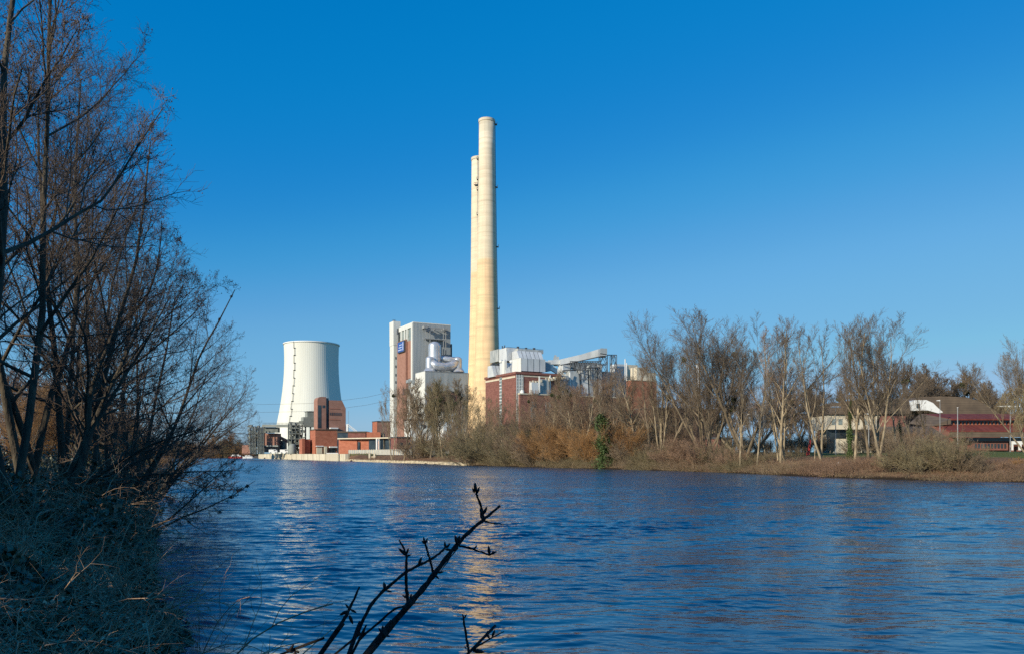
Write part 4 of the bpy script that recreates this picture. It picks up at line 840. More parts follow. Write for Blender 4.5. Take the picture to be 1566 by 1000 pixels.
x, y = X(1285, 112), 112; zz = gz1(x, y); mb.prism([(x - .3, y, zz), (x + .35, y, zz), (x + .25, y, zz + .28), (x - .1, y, zz + .38), (x - .28, y, zz + .2)], (0, .5, 0)); tag(mb.build('white_stone', mt['white']), 'small white stone lying on the brown bank below the bare trunks', 'stone')

# ------------------------------------------------------------------ trees
def nrm(a): return a / np.maximum(np.linalg.norm(a, axis=-1, keepdims=True), 1e-9)
def grow(r, P, Dr, Ln, Rd, n, wander, trop, tend=.35):
    N = len(P); pts = [P]; D = nrm(Dr); tv = np.array(trop, float)
    for i in range(n):
        D = nrm(D + r.randn(N, 3) * wander + tv / n); P = P + D * (Ln / n)[:, None]; pts.append(P)
    pts = np.stack(pts, 1); t = np.linspace(0, 1, n + 1)[None, :]
    return pts, Rd[:, None] * (1 - (1 - tend) * t)
def spawn(r, pts, rad, Ln, k, t0, t1, a0, a1, lr, rr, prof=0.5, up=0.0):
    """k children per branch between t0..t1; angle a0 (low) .. a1 (tip) ; prof: how much shorter towards the tip"""
    N, n1, _ = pts.shape; t = t0 + (t1 - t0) * (np.arange(k)[None, :] + r.rand(N, k)) / k
    f = t * (n1 - 1); i = np.minimum(f.astype(int), n1 - 2); w_ = (f - i)[..., None]
    ii = np.arange(N)[:, None]; A = pts[ii, i]; B = pts[ii, i + 1]; P = A * (1 - w_) + B * w_; T = nrm(B - A)
    R = rad[ii, i] * (1 - w_[..., 0]) + rad[ii, i + 1] * w_[..., 0]
    u, v = basis(T); ph = (np.arange(k)[None, :] * 2.4 + r.rand(N, 1) * 6.28 + r.randn(N, k) * .5)[..., None]
    an = (a0 + (a1 - a0) * ((t - t0) / max(1e-6, t1 - t0)) + r.randn(N, k) * .12)[..., None]
    Dr = T * np.cos(an) + (u * np.cos(ph) + v * np.sin(ph)) * np.sin(an); Dr[..., 2] += up
    tt = (t - t0) / max(1e-6, t1 - t0)
    L2 = Ln[:, None] * lr * (1 - prof * tt) * (.65 + .7 * r.rand(N, k)); R2 = np.minimum(R * rr * (.75 + .5 * r.rand(N, k)), R * .95)
    return P.reshape(-1, 3), Dr.reshape(-1, 3), L2.ravel(), R2.ravel()
def make_tree(seed, stems, levels, ntrunk, rmin, cones=0, conesize=.03, lim=None):
    """stems: list (pos, dir, length, radius); levels: dicts for each level 0.. ; returns trunk and crown arrays, cone points"""
    r = rs(seed); P = np.array([s[0] for s in stems], float); Dr = np.array([s[1] for s in stems], float); Ln = np.array([s[2] for s in stems], float); Rd = np.array([s[3] for s in stems], float)
    tr, cr_ = [], []; extra = None
    for li, lv in enumerate(levels):
        pts, rad = grow(r, P, Dr, Ln, np.maximum(Rd, rmin), lv['n'], lv['w'], lv.get('t', (0, 0, .2)), lv.get('e', .3))
        if lim is not None and li >= 1:
            x0 = pts[:, :1, 0]; over = (pts[..., 0] - lim(pts[..., 2])).max(axis=1, keepdims=True); ext = np.maximum(pts[..., 0].max(axis=1, keepdims=True) - x0, .05)
            fc = np.where(over > 0, np.clip(1 - over / ext, .04, 1), 1.0); pts = pts[:, :1] + (pts - pts[:, :1]) * fc[..., None]; Ln = Ln * fc[:, 0]
        (tr if li < ntrunk else cr_).append((pts, np.maximum(rad, rmin * .6), lv.get('k', 3)))
        if li < len(levels) - 1: P, Dr, Ln, Rd = spawn(r, pts, rad, Ln, *lv['s'])
    last = cr_[-1][0]; cn = None
    if cones:
        N = len(last); i = r.randint(0, N, cones); j = r.randint(1, last.shape[1], cones); cn = last[i, j] + r.randn(cones, 3) * conesize
    return tr, cr_, cn
def blob_mesh(name, C, s, r, flat=1.0):
    """many tiny tetra clumps at points C"""
    N = len(C); base = np.array([[1, 0, -.5], [-.5, .87, -.5], [-.5, -.87, -.5], [0, 0, 1]], float)
    a = r.rand(N) * 6.28; ca, sa = np.cos(a), np.sin(a); V = np.empty((N, 4, 3)); sc = (s * (.6 + .8 * r.rand(N)))
    for j in range(4):
        bx, by, bz = base[j]; V[:, j, 0] = (bx * ca - by * sa) * sc * flat; V[:, j, 1] = (bx * sa + by * ca) * sc * flat; V[:, j, 2] = bz * sc * 1.3
    V += C[:, None, :]; o = (np.arange(N) * 4)[:, None]; T = np.array([[0, 2, 1], [0, 1, 3], [1, 2, 3], [2, 0, 3]])
    return np_mesh(name, V.reshape(-1, 3), (o[:, None, :] + T[None]).reshape(-1, 3))
def leaf_mesh(name, C, s, r, up=.3, droop=0):
    """C centres; small 4-corner leaves with random orientation"""
    N = len(C); d = nrm(r.randn(N, 3) + np.array([0, 0, droop])); nn = nrm(r.randn(N, 3) * .9 + np.array([0, -.2, up])); u = nrm(np.cross(d, nn)); d = nrm(np.cross(nn, u)); sc = (s * (.6 + .8 * r.rand(N)))[:, None]
    V = np.stack([C - d * sc * .5, C + u * sc * .42 + nn * sc * .12, C + d * sc * .6, C - u * sc * .42 + nn * sc * .12], 1)
    return np_mesh(name, V.reshape(-1, 3), np.arange(N * 4).reshape(N, 4))

protos = {}
def proto(key, seed, stems, levels, ntrunk, rmin, mtr='bark_tan', mcr='twig_brown', mistle=0, ivy=None, iv=.4):
    tr, cr_, _ = make_tree(seed, stems, levels, ntrunk, rmin)
    a = np_mesh('trunk', *tubes(tr), True); a.materials.append(mt[mtr]); b = np_mesh('crown', *tubes(cr_), False); b.materials.append(mt[mcr])
    lst = [('trunk', a), ('crown', b)]
    r = rs(seed + 1)
    if mistle:
        src = cr_[0][0]; ii = r.randint(0, len(src), mistle)
        for i in ii:
            c = src[i, -2]; pts = c + nrm(r.randn(160, 3)) * (r.rand(160, 1) ** .5) * .45; m = leaf_mesh('mistletoe', pts, .27, r); m.materials.append(mt['mistle']); lst.append(('mistletoe', m))
    if ivy:
        src = tr[0][0][0]; N = 9000; t = r.rand(N) ** .9 * ivy; f = t * (len(src) - 1); i = np.minimum(f.astype(int), len(src) - 2); c = src[i] + (src[i + 1] - src[i]) * (f - i)[:, None]
        c = c + r.randn(N, 3) * (iv * (1 - .5 * t / ivy) * (1 + .45 * np.sin(t * 23)))[:, None] * np.array([1, 1, .5]); m = leaf_mesh('ivy', c, .26, r); m.materials.append(mt['ivyfar']); lst.append(('ivy', m))
    protos[key] = lst; return max(p[0][:, :, 2].max() for p in tr + cr_)
HT = {}
U3 = (0, 0, 1)
# upswept poplars, alders and big many stemmed willows, about 20 m
def pop(key, seed, spread=.5, nst=1, h=20, mtr='bark_tan', mcr='twig_brown', lean=.05, mist=0, dens=1.0, ivy=None, kk=1.0, fork=0.0, n1=None, iv=.4, rmin=.0110):
    r = rs(seed); stems = []
    for i in range(nst):
        a = i * 2.4 + r.rand() * .8; sp_ = 0 if nst == 1 else spread * (.25 + .75 * ((i + .5) / nst) ** .7)
        stems.append(((r.randn() * .15 * (nst > 1), r.randn() * .15 * (nst > 1), -.4), (math.cos(a) * sp_ + r.randn() * lean, math.sin(a) * sp_ + r.randn() * lean, 1), h * (.74 + .26 * r.rand()), .24 if nst == 1 else .19))
    n1 = n1 or int(12 / math.sqrt(nst) + 4)
    levels = [dict(n=10, w=.040, t=(0, 0, .22), k=8, e=.15, s=(n1, .25, .98, .55, .40, .46 * kk, .55, .50, .22)),
              dict(n=7, w=.08, t=(0, 0, .22), k=5, e=.22, s=(int(8 * dens), .22, 1, .55, .42, .50, .55, .45, .12)),
              dict(n=5, w=.10, t=(0, 0, .18), k=3, e=.3, s=(int(8 * dens), .15, 1, .58, .45, .50, .6, .4, .08)),
              dict(n=4, w=.12, t=(0, 0, .15), k=3, e=.45, s=(5, .15, 1, .6, .5, .5, .7, .3, .04)),
              dict(n=2, w=.12, t=(0, 0, .1), k=3, e=.6)]
    HT[key] = proto(key, seed, stems, levels, 2, rmin, mtr, mcr, mist, ivy, iv)
pop('poplar2', 113, nst=4, h=20, spread=.32, kk=.85)
pop('dome', 114, nst=5, h=19, spread=.60, mtr='bark_grey', kk=.95, mist=2)
pop('slim', 101, nst=1, h=19, kk=.62, dens=.8, n1=17)
pop('slim3', 122, nst=1, h=19, kk=.8, dens=.75, n1=12, mtr='bark_grey', lean=.12)
pop('slim2', 102, nst=2, h=19, spread=.2, kk=.62, dens=.8, n1=14)
pop('poplar', 103, nst=3, h=20, spread=.32, kk=.8, mtr='bark_grey')
pop('vase', 104, nst=6, h=20, spread=.68, mtr='bark_grey', mist=4, kk=1.0)
pop('vase2', 105, nst=6, h=20, spread=.75, mtr='bark_grey', kk=1.0)
pop('mistle', 106, nst=1, h=19, mist=5, mtr='bark_grey', kk=.8, rmin=.017)
pop('mistle2', 107, nst=2, h=19, mist=4, spread=.3, mcr='twig_olive', kk=.8, rmin=.017)
pop('ivied', 108, nst=1, h=15, ivy=.74, mtr='bark_tan', kk=.6, dens=.8, iv=.62)
pop('ivied2', 118, nst=1, h=15, ivy=.8, mtr='bark_tan', kk=.6, dens=.8, iv=.22)
pop('round', 109, nst=3, h=12, spread=.6, mtr='bark_grey', kk=1.1, mist=2, rmin=.018)
def shrub(key, seed, nst, h, mcr, mtr='bark_grey', spread=1.0, wil=0.0):
    r = rs(seed); stems = []
    for i in range(nst):
        a = r.rand() * 6.28; q = r.rand() ** .7; stems.append(((math.cos(a) * q * .9, math.sin(a) * q * .9, -.2), (math.cos(a) * q * spread, math.sin(a) * q * spread, 1), h * (.6 + .45 * r.rand()), .05))
    levels = [dict(n=6, w=.10, t=(0, 0, -.15 * spread), k=4, e=.25, s=(8, .12, 1, .7, .4, .42, .55, .4, .2)),
              dict(n=4, w=.15, t=(0, 0, .3 - wil), k=3, e=.35, s=(7, .1, 1, .7, .5, .48, .6, .3, .1)),
              dict(n=3, w=.18, t=(0, 0, .2 - wil * 2), k=3, e=.4, s=(5, .1, 1, .7, .5, .5, .7, .3, 0)),
              dict(n=2, w=.18, t=(0, 0, .1 - wil * 2), k=3, e=.5)]
    HT[key] = proto(key, seed, stems, levels, 1, .013, mtr, mcr)
shrub('shrub', 201, 22, 5.5, 'twig_brown')
shrub('shrub2', 202, 26, 5.5, 'twig_olive', spread=1.5)
shrub('shrub3', 203, 30, 6.5, 'twig_orange', spread=.55)
shrub('shrub4', 204, 24, 4.5, 'twig_red', spread=1.3)
def willow(key, seed):
    r = rs(seed); stems = [((0, 0, -.3), (.05, 0, 1), 5.5, .38)]
    levels = [dict(n=5, w=.05, k=8, e=.7, s=(9, .5, 1, .9, .3, 1.35, .5, .3, .3)), dict(n=7, w=.1, t=(0, 0, .1), k=5, s=(9, .25, 1, .8, .6, .4, .5, .3, .1)),
              dict(n=6, w=.08, t=(0, 0, -2.2), k=3, s=(9, .15, 1, .7, .7, .7, .5, .2, -.1)), dict(n=5, w=.06, t=(0, 0, -3.2), k=3, e=.6, s=(3, .2, 1, .5, .5, .5, .7, .3, 0)), dict(n=2, w=.1, t=(0, 0, -1), k=3)]
    HT[key] = proto(key, seed, stems, levels, 2, .012, 'bark_tan', 'twig_orange')
willow('willow', 301)
used_first = {}
cnt = {'n': 0}
def plant(key, px, D, ytop, label, group=None, sx=1.0, name='bare_tree', cat='tree', crown=None, trunk=None, base=None, rot=None, squash=None):
    x = X(px, D); z = gz1(x, D) if base is None else base; h = Z(ytop, D) - z; s = h / HT[key] * ((1.07 if px < 970 else .97) if cat == 'tree' and 'shrub' not in key and px < 1540 else 1.0); cnt['n'] += 1
    if px > 980 and crown == 'twig_brown' and cat == 'tree': crown = 'twig_dusk'
    o = empty(name, (x, D, z - .05), label, cat, group); o.rotation_euler.z = (cnt['n'] * 2.1) % 6.28 if rot is None else rot
    wx = s * sx; o.scale = (wx, wx, s)
    for nm, me in protos[key]:
        c = bpy.data.objects.new(nm, me); COL.objects.link(c); c.parent = o
        mo = {'crown': crown, 'trunk': trunk}.get(nm)
        if mo: c.material_slots[0].link = 'OBJECT'; c.material_slots[0].material = mt[mo]
    return o

for i, (k, p, D, y, cr2, sx, lab) in enumerate([
    ('slim2', 600, 296, 588, 'twig_brown', .8, 'pale bare tree in front of the white stair tower foot'),
    ('slim', 588, 372, 616, 'twig_pale', .6, 'slim pale bare tree before the square brown block'),
    ('mistle', 618, 285, 596, 'twig_brown', 1, 'bare tree standing just right of the white stair tower'),
    ('dome', 633, 290, 588, 'twig_red', .9, 'bare tree left of the grey filter building corner'),
    ('mistle2', 646, 280, 583, 'twig_brown', .95, 'mistletoe tree below the filter building corner'),
    ('mistle', 658, 272, 584, 'twig_olive', 1, 'mistletoe laden tree with pale trunk, left of the white rendered building'),
    ('poplar2', 668, 290, 580, 'twig_brown', .85, 'tall bare tree whose top crosses the grey cladding'),
    ('mistle2', 676, 270, 590, 'twig_olive', 1, 'mistletoe laden tree before the white rendered building'),
    ('mistle', 688, 280, 583, 'twig_brown', 1, 'bare tree rising over the white rendered building'),
    ('slim2', 700, 266, 585, 'twig_brown', 1, 'bare tree right of the white rendered building'),
    ('poplar', 712, 250, 590, 'twig_olive', .9, 'bare tree before the foot of the front chimney'),
    ('slim2', 724, 240, 602, 'twig_brown', 1, 'upswept tree over the left edge of the front chimney foot'),
    ('poplar', 740, 228, 610, 'twig_olive', .9, 'spreading bare tree below the front chimney'),
    ('slim2', 752, 222, 618, 'twig_red', 1, 'bare tree at the left edge of the maroon hall')]):
    plant(k, p, D, y, lab, 'bare trees along the far bank', sx, crown=cr2, name='mistletoe_tree' if 'mistle' in k else 'bare_tree')
for (p, D, y, k, c, side) in [(762, 236, 606, 'poplar', 'twig_brown', 'left'), (798, 232, 612, 'slim2', 'twig_red', 'middle'), (818, 228, 604, 'poplar', 'twig_brown', 'right')]:
    plant(k, p, D, y, 'bushy tan tree of the back row at the %s of the maroon hall' % side, 'back row of bare trees before the power station', 1, crown=c)
for (p, D, y, k, c, side) in [(838, 226, 596, 'poplar', 'twig_red', 'left end'), (858, 222, 598, 'poplar', 'twig_brown', 'left part'), (879, 218, 592, 'slim2', 'twig_brown', 'middle'), (898, 215, 590, 'poplar', 'twig_red', 'right part'), (934, 212, 588, 'poplar', 'twig_brown', 'right end')]:
    plant(k, p, D, y, 'bushy tan tree of the back row at the %s of the precipitator row' % side, 'back row of bare trees before the power station', 1, crown=c)
for (p, D, y, k, c, side) in [(984, 196, 572, 'poplar', 'twig_red', 'just right of the tan cabin'), (1024, 186, 574, 'poplar', 'twig_brown', 'before the left part of the dark workshop'), (1042, 180, 560, 'poplar', 'twig_red', 'before the middle of the dark workshop'), (1078, 184, 570, 'dome', 'twig_red', 'right of the slim white stack'), (1104, 186, 585, 'poplar', 'twig_brown', 'at the right end of the dark workshop')]:
    plant(k, p, D, y, 'bushy bare tree of the back row ' + side, 'back row of bare trees before the workshop', 1, crown=c)
for (k, p, D, y, cr2, sx, lab) in [
    ('slim', 770, 220, 625, 'twig_brown', 1, 'thin bare tree before the narrow glazed strip of the maroon hall'),
    ('poplar', 782, 214, 640, 'twig_olive', 1, 'low bare tree below the maroon hall left face'),
    ('slim3', 806, 205, 615, 'twig_brown', 1, 'bare tree just right of the glazed corner strip'),
    ('dome', 826, 206, 598, 'twig_red', .9, 'bare tree reaching the first grey precipitator box'),
    ('slim2', 843, 200, 590, 'twig_brown', 1, 'bare tree below the middle of the precipitator row'),
    ('slim', 862, 188, 592, 'twig_brown', 1.1, 'thin pale trunked tree below the lower duct'),
    ('slim2', 884, 182, 578, 'twig_brown', 1.2, 'tall pale forked tree below the steel frame'),
    ('mistle', 873, 196, 572, 'twig_brown', 1, 'mistletoe tree before the steel frame'),
    ('dome', 905, 186, 580, 'twig_red', 1, 'bare tree below the hooded duct end'),
    ('mistle2', 921, 190, 585, 'twig_brown', 1, 'mistletoe tree just left of the ivy clad trunk'),
    ('slim3', 944, 178, 572, 'twig_red', 1, 'bare tree right of the lattice frame'),
    ('poplar2', 958, 172, 565, 'twig_brown', .9, 'bare tree before the pale rooftop boxes'),
    ('slim', 975, 166, 552, 'twig_brown', 1.2, 'tall bare tree crossing the tan rooftop cabin'),
    ('slim3', 996, 160, 535, 'twig_red', 1.0, 'tall bare tree at the right end of the power station'),
    ('poplar2', 1010, 158, 505, 'twig_brown', .9, 'spreading tree with mistletoe right of the tan cabin'),
    ('slim3', 1020, 156, 545, 'twig_brown', 1, 'narrow bare tree in front of the dark workshop'),
    ('vase', 1076, 152, 464, 'twig_brown', 1.0, 'very big many stemmed tree before the slim white stack'),
    ('dome', 1092, 143, 490, 'twig_brown', .7, 'leaning many stemmed tree rooted close to the water'),
    ('vase2', 1140, 141, 464, 'twig_brown', 1.35, 'very big vase shaped tree of dark limbs against the sky'),
    ('slim', 1132, 128, 560, 'twig_brown', .8, 'thin pale sapling at the foot of the vase shaped tree'),
    ('slim', 1157, 126, 560, 'twig_pale', .8, 'single thin pale trunk on the brown bank'),
    ('poplar2', 1190, 134, 520, 'twig_brown', .8, 'left tree of the slender pale cluster'),
    ('slim', 1194, 127, 480, 'twig_brown', .9, 'middle and tallest tree of the slender pale cluster'),
    ('slim2', 1200, 129, 475, 'twig_red', .8, 'right tree of the slender pale cluster'),
    ('slim', 1170, 150, 560, 'twig_pale', 1, 'faint slim tree behind the slender pale cluster'),
    ('slim', 1246, 122, 600, 'twig_brown', .8, 'small thin sapling on the lawn left of the white forked trunk'),
    ('slim2', 1258, 116, 476, 'twig_brown', .95, 'tall narrow tree with white forked trunk'),
    ('poplar', 1303, 116, 466, 'twig_brown', .6, 'tall narrow tree behind the ivy clad pair'),
    ('slim', 1308, 113, 480, 'twig_brown', .9, 'tall tree with leaning pale trunk right of the ivy'),
    ('slim3', 1328, 114, 476, 'twig_brown', .8, 'tall tree between the ivy clad trunk and the forked clump'),
    ('poplar2', 1345, 110, 466, 'twig_brown', 1.2, 'broad topped tall tree with forked pale trunks'),
    ('slim3', 1398, 150, 560, 'twig_brown', 1.0, 'bare tree whose thin limbs cross the white gable'), ('slim3', 1418, 156, 585, 'twig_brown', 1.1, 'small bare tree before the left end of the maroon roofs'),
    ('slim', 1372, 118, 520, 'twig_brown', .7, 'slender tree at the right of the tall clump')]:
    plant(k, p, D, y, lab, 'bare trees along the far bank', sx, crown=cr2, name='mistletoe_tree' if 'mistle' in k else 'bare_tree')
plant('ivied', 926, 161, 596, 'tree with thick green ivy down to the water below the hooded duct', 'ivy clad trees', 1.15, 'ivy_clad_tree')
plant('ivied2', 1300, 114, 560, 'tree with green ivy clad trunk before the beige building', 'ivy clad trees', .8, 'ivy_clad_tree')
plant('ivied2', 1380, 124, 620, 'short ivy wrapped stump right of the tall clump', 'ivy clad trees', .7, 'ivy_clad_tree')
for (p, D, y, lab) in [(1218, 190, 578, 'low dark background tree left of the broad street lamp'), (1236, 185, 590, 'dark background tree behind the broad street lamp'), (1268, 250, 590, 'hazy tree over the flat topped hall'),
                       (1120, 230, 600, 'bushy tree behind the vase shaped tree'), (1160, 240, 610, 'bushy tree behind the single thin pale trunk'), (1200, 230, 600, 'bushy tree behind the slender pale cluster'),
                       (1395, 270, 560, 'round bare tree behind the white gable'), (1420, 275, 548, 'round tree with mistletoe behind the left part of the hall roof'), (1447, 272, 560, 'round bare tree behind the middle of the hall roof'),
                       (1478, 280, 575, 'small round tree behind the right slope of the hall roof'), (1510, 270, 572, 'round bare tree behind the right end of the hall roof'), (1532, 262, 575, 'round bare tree left of the yellow willow'), (1372, 262, 545, 'round bare tree above the flat topped hall')]:
    plant('round', p, D, y - 12, lab, 'background trees beyond the right bank', 1.15, crown='twig_brown')
plant('willow', 1588, 108, 562, 'yellow weeping willow hanging in at the right edge', None, 1.0, 'weeping_willow', crown='twig_olive', trunk='bark_grey')
plant('vase2', 1572, 132, 512, 'broad bare tree at the right edge behind the willow', 'bare trees along the far bank', .85)
# shrubs on the far bank: (px, extra inland, ytop, key, colour)
SH = [('grey olive leafless bush below the front chimney', [(716, 640, 'shrub2', 'twig_olive'), (735, 648, 'shrub2', 'twig_olive'), (752, 655, 'shrub', 'twig_olive'), (768, 650, 'shrub2', 'twig_brown'), (785, 662, 'shrub2', 'twig_olive')]),
      ('orange brown willow bush below the maroon hall and precipitators', [(800, 655, 'shrub3', 'twig_red'), (818, 660, 'shrub', 'twig_brown'), (834, 640, 'shrub3', 'twig_orange'), (850, 635, 'shrub3', 'twig_orange'), (868, 655, 'shrub', 'twig_orange'), (893, 640, 'shrub3', 'twig_orange'), (903, 650, 'shrub3', 'twig_orange')]),
      ('brown leafless bush between the ivy clad tree and the small white house', [(899, 672, 'shrub', 'twig_olive'), (949, 640, 'shrub3', 'twig_red'), (956, 632, 'shrub3', 'twig_orange'), (970, 655, 'shrub', 'twig_brown'), (978, 680, 'shrub2', 'twig_olive'), (992, 684, 'shrub2', 'twig_olive'), (1008, 680, 'shrub2', 'twig_olive')]),
      ('reddish brown bush at the foot of the very big trees', [(1022, 672, 'shrub', 'twig_red'), (1038, 660, 'shrub3', 'twig_red'), (1052, 668, 'shrub4', 'twig_red'), (1066, 664, 'shrub4', 'twig_red'), (1078, 684, 'shrub2', 'twig_olive'), (1096, 664, 'shrub', 'twig_olive'), (1110, 668, 'shrub', 'twig_brown'), (1120, 680, 'shrub4', 'twig_red')]),
      ('big grey olive bush overhanging the water below the white gable', [(1366, 672, 'shrub', 'twig_olive'), (1384, 652, 'shrub3', 'twig_brown'), (1402, 662, 'shrub2', 'twig_olive'), (1420, 646, 'shrub', 'twig_brown'), (1436, 660, 'shrub3', 'twig_olive'), (1450, 648, 'shrub', 'twig_olive'), (1466, 664, 'shrub2', 'twig_brown'), (1482, 668, 'shrub', 'twig_olive'), (1496, 692, 'shrub2', 'twig_brown')]),
      ('low reddish brush on the bank at the right edge', [(1512, 700, 'shrub4', 'twig_red'), (1535, 702, 'shrub4', 'twig_red'), (1556, 696, 'shrub4', 'twig_orange'), (1350, 690, 'shrub4', 'twig_red')])]
def wl_D(px):
    k = (px - CX) / F; best = None
    for a, b in zip(RB[3:-1], RB[4:]):
        a = np.array(a); b = np.array(b); d = b - a; den = (k * d[1] - d[0])
        if abs(den) < 1e-9: continue
        t = (a[0] - k * a[1]) / den
        if 0 <= t <= 1: y = a[1] + t * d[1]; best = y if best is None else min(best, y)
    return best
r = rs(55)
for lab, lst in SH:
    for (p, y, k, c) in lst:
        D = wl_D(p) + 3.0 + r.rand() * 5; plant(k, p, D, y, lab, lab.replace('bush', 'bushes').replace('brush', 'brush clumps'), .8 + .5 * r.rand(), 'leafless_shrub', 'shrub', crown=c)
# fill of further bushes behind, in front of the buildings
for lab, lst in [('brown leafless bush between the mistletoe tree trunks', [(632, 280, 655), (650, 283, 650), (664, 277, 648), (683, 276, 652), (699, 270, 645), (711, 262, 640)]),
                 ('tall brushwood screening the foot of the power station', [(726, 252, 625), (745, 246, 632), (760, 240, 638), (779, 236, 640), (795, 232, 632), (812, 228, 620), (830, 222, 618), (848, 220, 615), (868, 214, 612), (889, 210, 610), (906, 205, 605), (925, 203, 606), (945, 198, 600), (962, 193, 602), (980, 186, 610), (1012, 182, 630), (1030, 178, 632), (1048, 174, 636)]),
                 ('dark bush screening the lawn behind the bare trunks', [(1125, 172, 650), (1142, 176, 655), (1163, 172, 660), (1182, 176, 658), (1205, 170, 655), (1222, 168, 650), (1240, 170, 655), (1255, 168, 660)]),
                 ('brown bush before the beige building and low wing', [(1318, 150, 640), (1336, 155, 640), (1352, 160, 640), (1368, 150, 636), (1384, 155, 640), (1402, 150, 644), (1420, 155, 646), (1440, 150, 655), (1300, 140, 668)])]:
    for i, (p, D, y) in enumerate(lst):
        plant(['shrub', 'shrub3', 'shrub'][i % 3], p, D, y, lab, lab.replace('bush ', 'bushes ').replace('brushwood', 'brushwood clumps'), 1.0, 'leafless_shrub', 'shrub', crown=['twig_brown', 'twig_red', 'twig_olive', 'twig_brown'][i % 4] if 'lawn' not in lab else 'bark_grey')
# far left shore trees
r = rs(8)
for i, (p, D, y) in enumerate([(205, 640, 668), (225, 650, 664), (245, 660, 670), (265, 660, 663), (283, 665, 668), (300, 660, 672), (316, 655, 670), (330, 650, 664), (343, 648, 660), (354, 645, 662), (365, 640, 668), (376, 640, 674)]):
    plant('shrub3' if i % 2 else 'round', p, D, y, 'yellow brown tree in the far left treeline behind the moored boats', 'trees of the far left treeline', 1.5, 'distant_tree', crown='twig_orange' if i % 3 else 'twig_olive')
for i, (p, D, y) in enumerate([(40, 90, 600), (70, 80, 560), (110, 95, 590), (150, 110, 600), (185, 120, 620), (20, 110, 580), (130, 75, 610), (95, 130, 570), (210, 140, 640), (165, 85, 620), (60, 64, 560), (85, 68, 575), (115, 66, 570), (140, 70, 590), (35, 60, 585), (180, 76, 610)]):
    plant(['shrub3', 'round', 'poplar'][i % 3], p, D, y, 'sunlit rust brown tree behind the dark near bank trees', 'sunlit trees behind the near bank trees', 1.2, 'sunlit_tree', crown=['twig_orange', 'twig_red', 'twig_orange'][i % 3])
for i, (p, D, y) in enumerate([(60, 62, 655), (100, 66, 650), (140, 70, 655), (170, 78, 660), (200, 90, 668), (225, 110, 678), (20, 60, 650)]):
    plant(['shrub3', 'shrub4'][i % 2], p, D, y, 'low sunlit orange bush glimpsed between the near trunks', 'sunlit bushes behind the near trunks', 1.5, 'sunlit_bush', 'shrub', crown='twig_orange')

# ------------------------------------------------------------------ near bank trees (unique)
def near_tree(seed, px, D, h, lean, stems, label, cr=(12, 9, 9, 8), rad=.17, tup=.3, low=.22, cones=3500, lr=(.55, .5, .45, .45), dz=None, rmin=.0042, droop=0.0, name='alder_tree'):
    r = rs(seed); x = X(px, D); z = gz1(x, D); st = []
    for i in range(stems):
        a = r.rand() * 6.28; q = .08 if stems == 1 else .15 + .12 * r.rand()
        st.append(((r.randn() * .2, r.randn() * .2, -.3), (lean[0] + math.cos(a) * q, lean[1] + math.sin(a) * q, 1), h * (.85 + .15 * r.rand()), rad * (.75 + .35 * r.rand())))
    lx = lean[0] * .5
    levels = [dict(n=12, w=.06, t=(lx * .3, 0, .25), k=10, e=.18, s=(cr[0], low, .97, 1.15, .5, lr[0], .55, .6, .12)),
              dict(n=8, w=.10, t=(lx, 0, tup), k=6, e=.22, s=(cr[1], .15, 1, .8, .5, lr[1], .55, .45, .08)),
              dict(n=6, w=.13, t=(0, 0, .25 - droop), k=4, e=.3, s=(cr[2], .12, 1, .8, .5, lr[2], .6, .35, .05)),
              dict(n=4, w=.16, t=(0, 0, .2 - droop), k=3, e=.4, s=(cr[3], .1, 1, .75, .55, lr[3], .75, .3, .05)),
              dict(n=3, w=.18, t=(0, 0, .15 - droop), k=3, e=.55)]
    oy = [-900, 0, 100, 180, 260, 300, 350, 420, 500, 560, 640, 665, 690, 715, 800]; ox = [60, 128, 160, 208, 214, 238, 268, 330, 356, 382, 402, 402, 385, 378, 335]; jit = rs(seed + 9).randn() * 6
    def lim(z):   # how far a crown may lean out over the river at each height, in metres from the trunk
        py = HZ - (z + zb0 - CAMZ) / D * F; return X(np.interp(py, oy, ox) + jit - 6, D) - x
    zb0 = z
    tr, crn, cn = make_tree(seed, st, levels, 2, rmin, cones, lim=lim)
    e = empty(name, (x, D, z), label, 'tree', 'dark bare trees on the near bank')
    link('trunk', np_mesh('trunk', *tubes(tr), True), mt['bark_dark'], e); link('crown', np_mesh('crown', *tubes(crn), False), mt['twig_dark'], e)
    if cn is not None: link('cones', blob_mesh('cones', cn, .017, r), mt['twig_dark'], e)
near_tree(1, 2, 15, 19, (-.02, 0), 1, 'nearest bare tree at the left edge, pale streaked trunk', rad=.13, low=.3, tup=.7, lr=(.38, .5, .45, .45), cr=(13, 10, 9, 9))
near_tree(2, 28, 21, 19, (.0, 0), 2, 'bare forked tree second from the left edge', rad=.12, tup=.9, lr=(.40, .5, .45, .45), cr=(14, 9, 9, 8))
near_tree(3, 50, 25, 19, (.01, 0), 3, 'many stemmed bare alder third from the left edge', rad=.13, tup=.8, lr=(.34, .5, .45, .45), cr=(14, 9, 9, 8))
near_tree(4, 80, 24, 8.0, (.16, .1), 3, 'bare alder whose long limbs reach out over the river', rad=.115, low=.12, tup=.05, cones=5000, lr=(.62, .45, .45, .45), cr=(9, 7, 7, 8))
near_tree(5, 118, 33, 15.5, (.0, 0), 3, 'bare alder standing behind the long limbed one', rad=.12, tup=.6, lr=(.40, .5, .45, .45), cr=(12, 8, 7, 7))
near_tree(11, 96, 28, 15.5, (-.0, 0), 2, 'slender bare alder between the long limbed one and the stout ones', rad=.13, tup=.7, lr=(.36, .5, .45, .45), cr=(12, 8, 7, 7))
near_tree(6, 160, 40, 14.5, (.04, 0), 3, 'bare tree with reddish top farther along the near bank', rad=.12, tup=.5, lr=(.40, .5, .45, .45), cr=(12, 8, 7, 7))
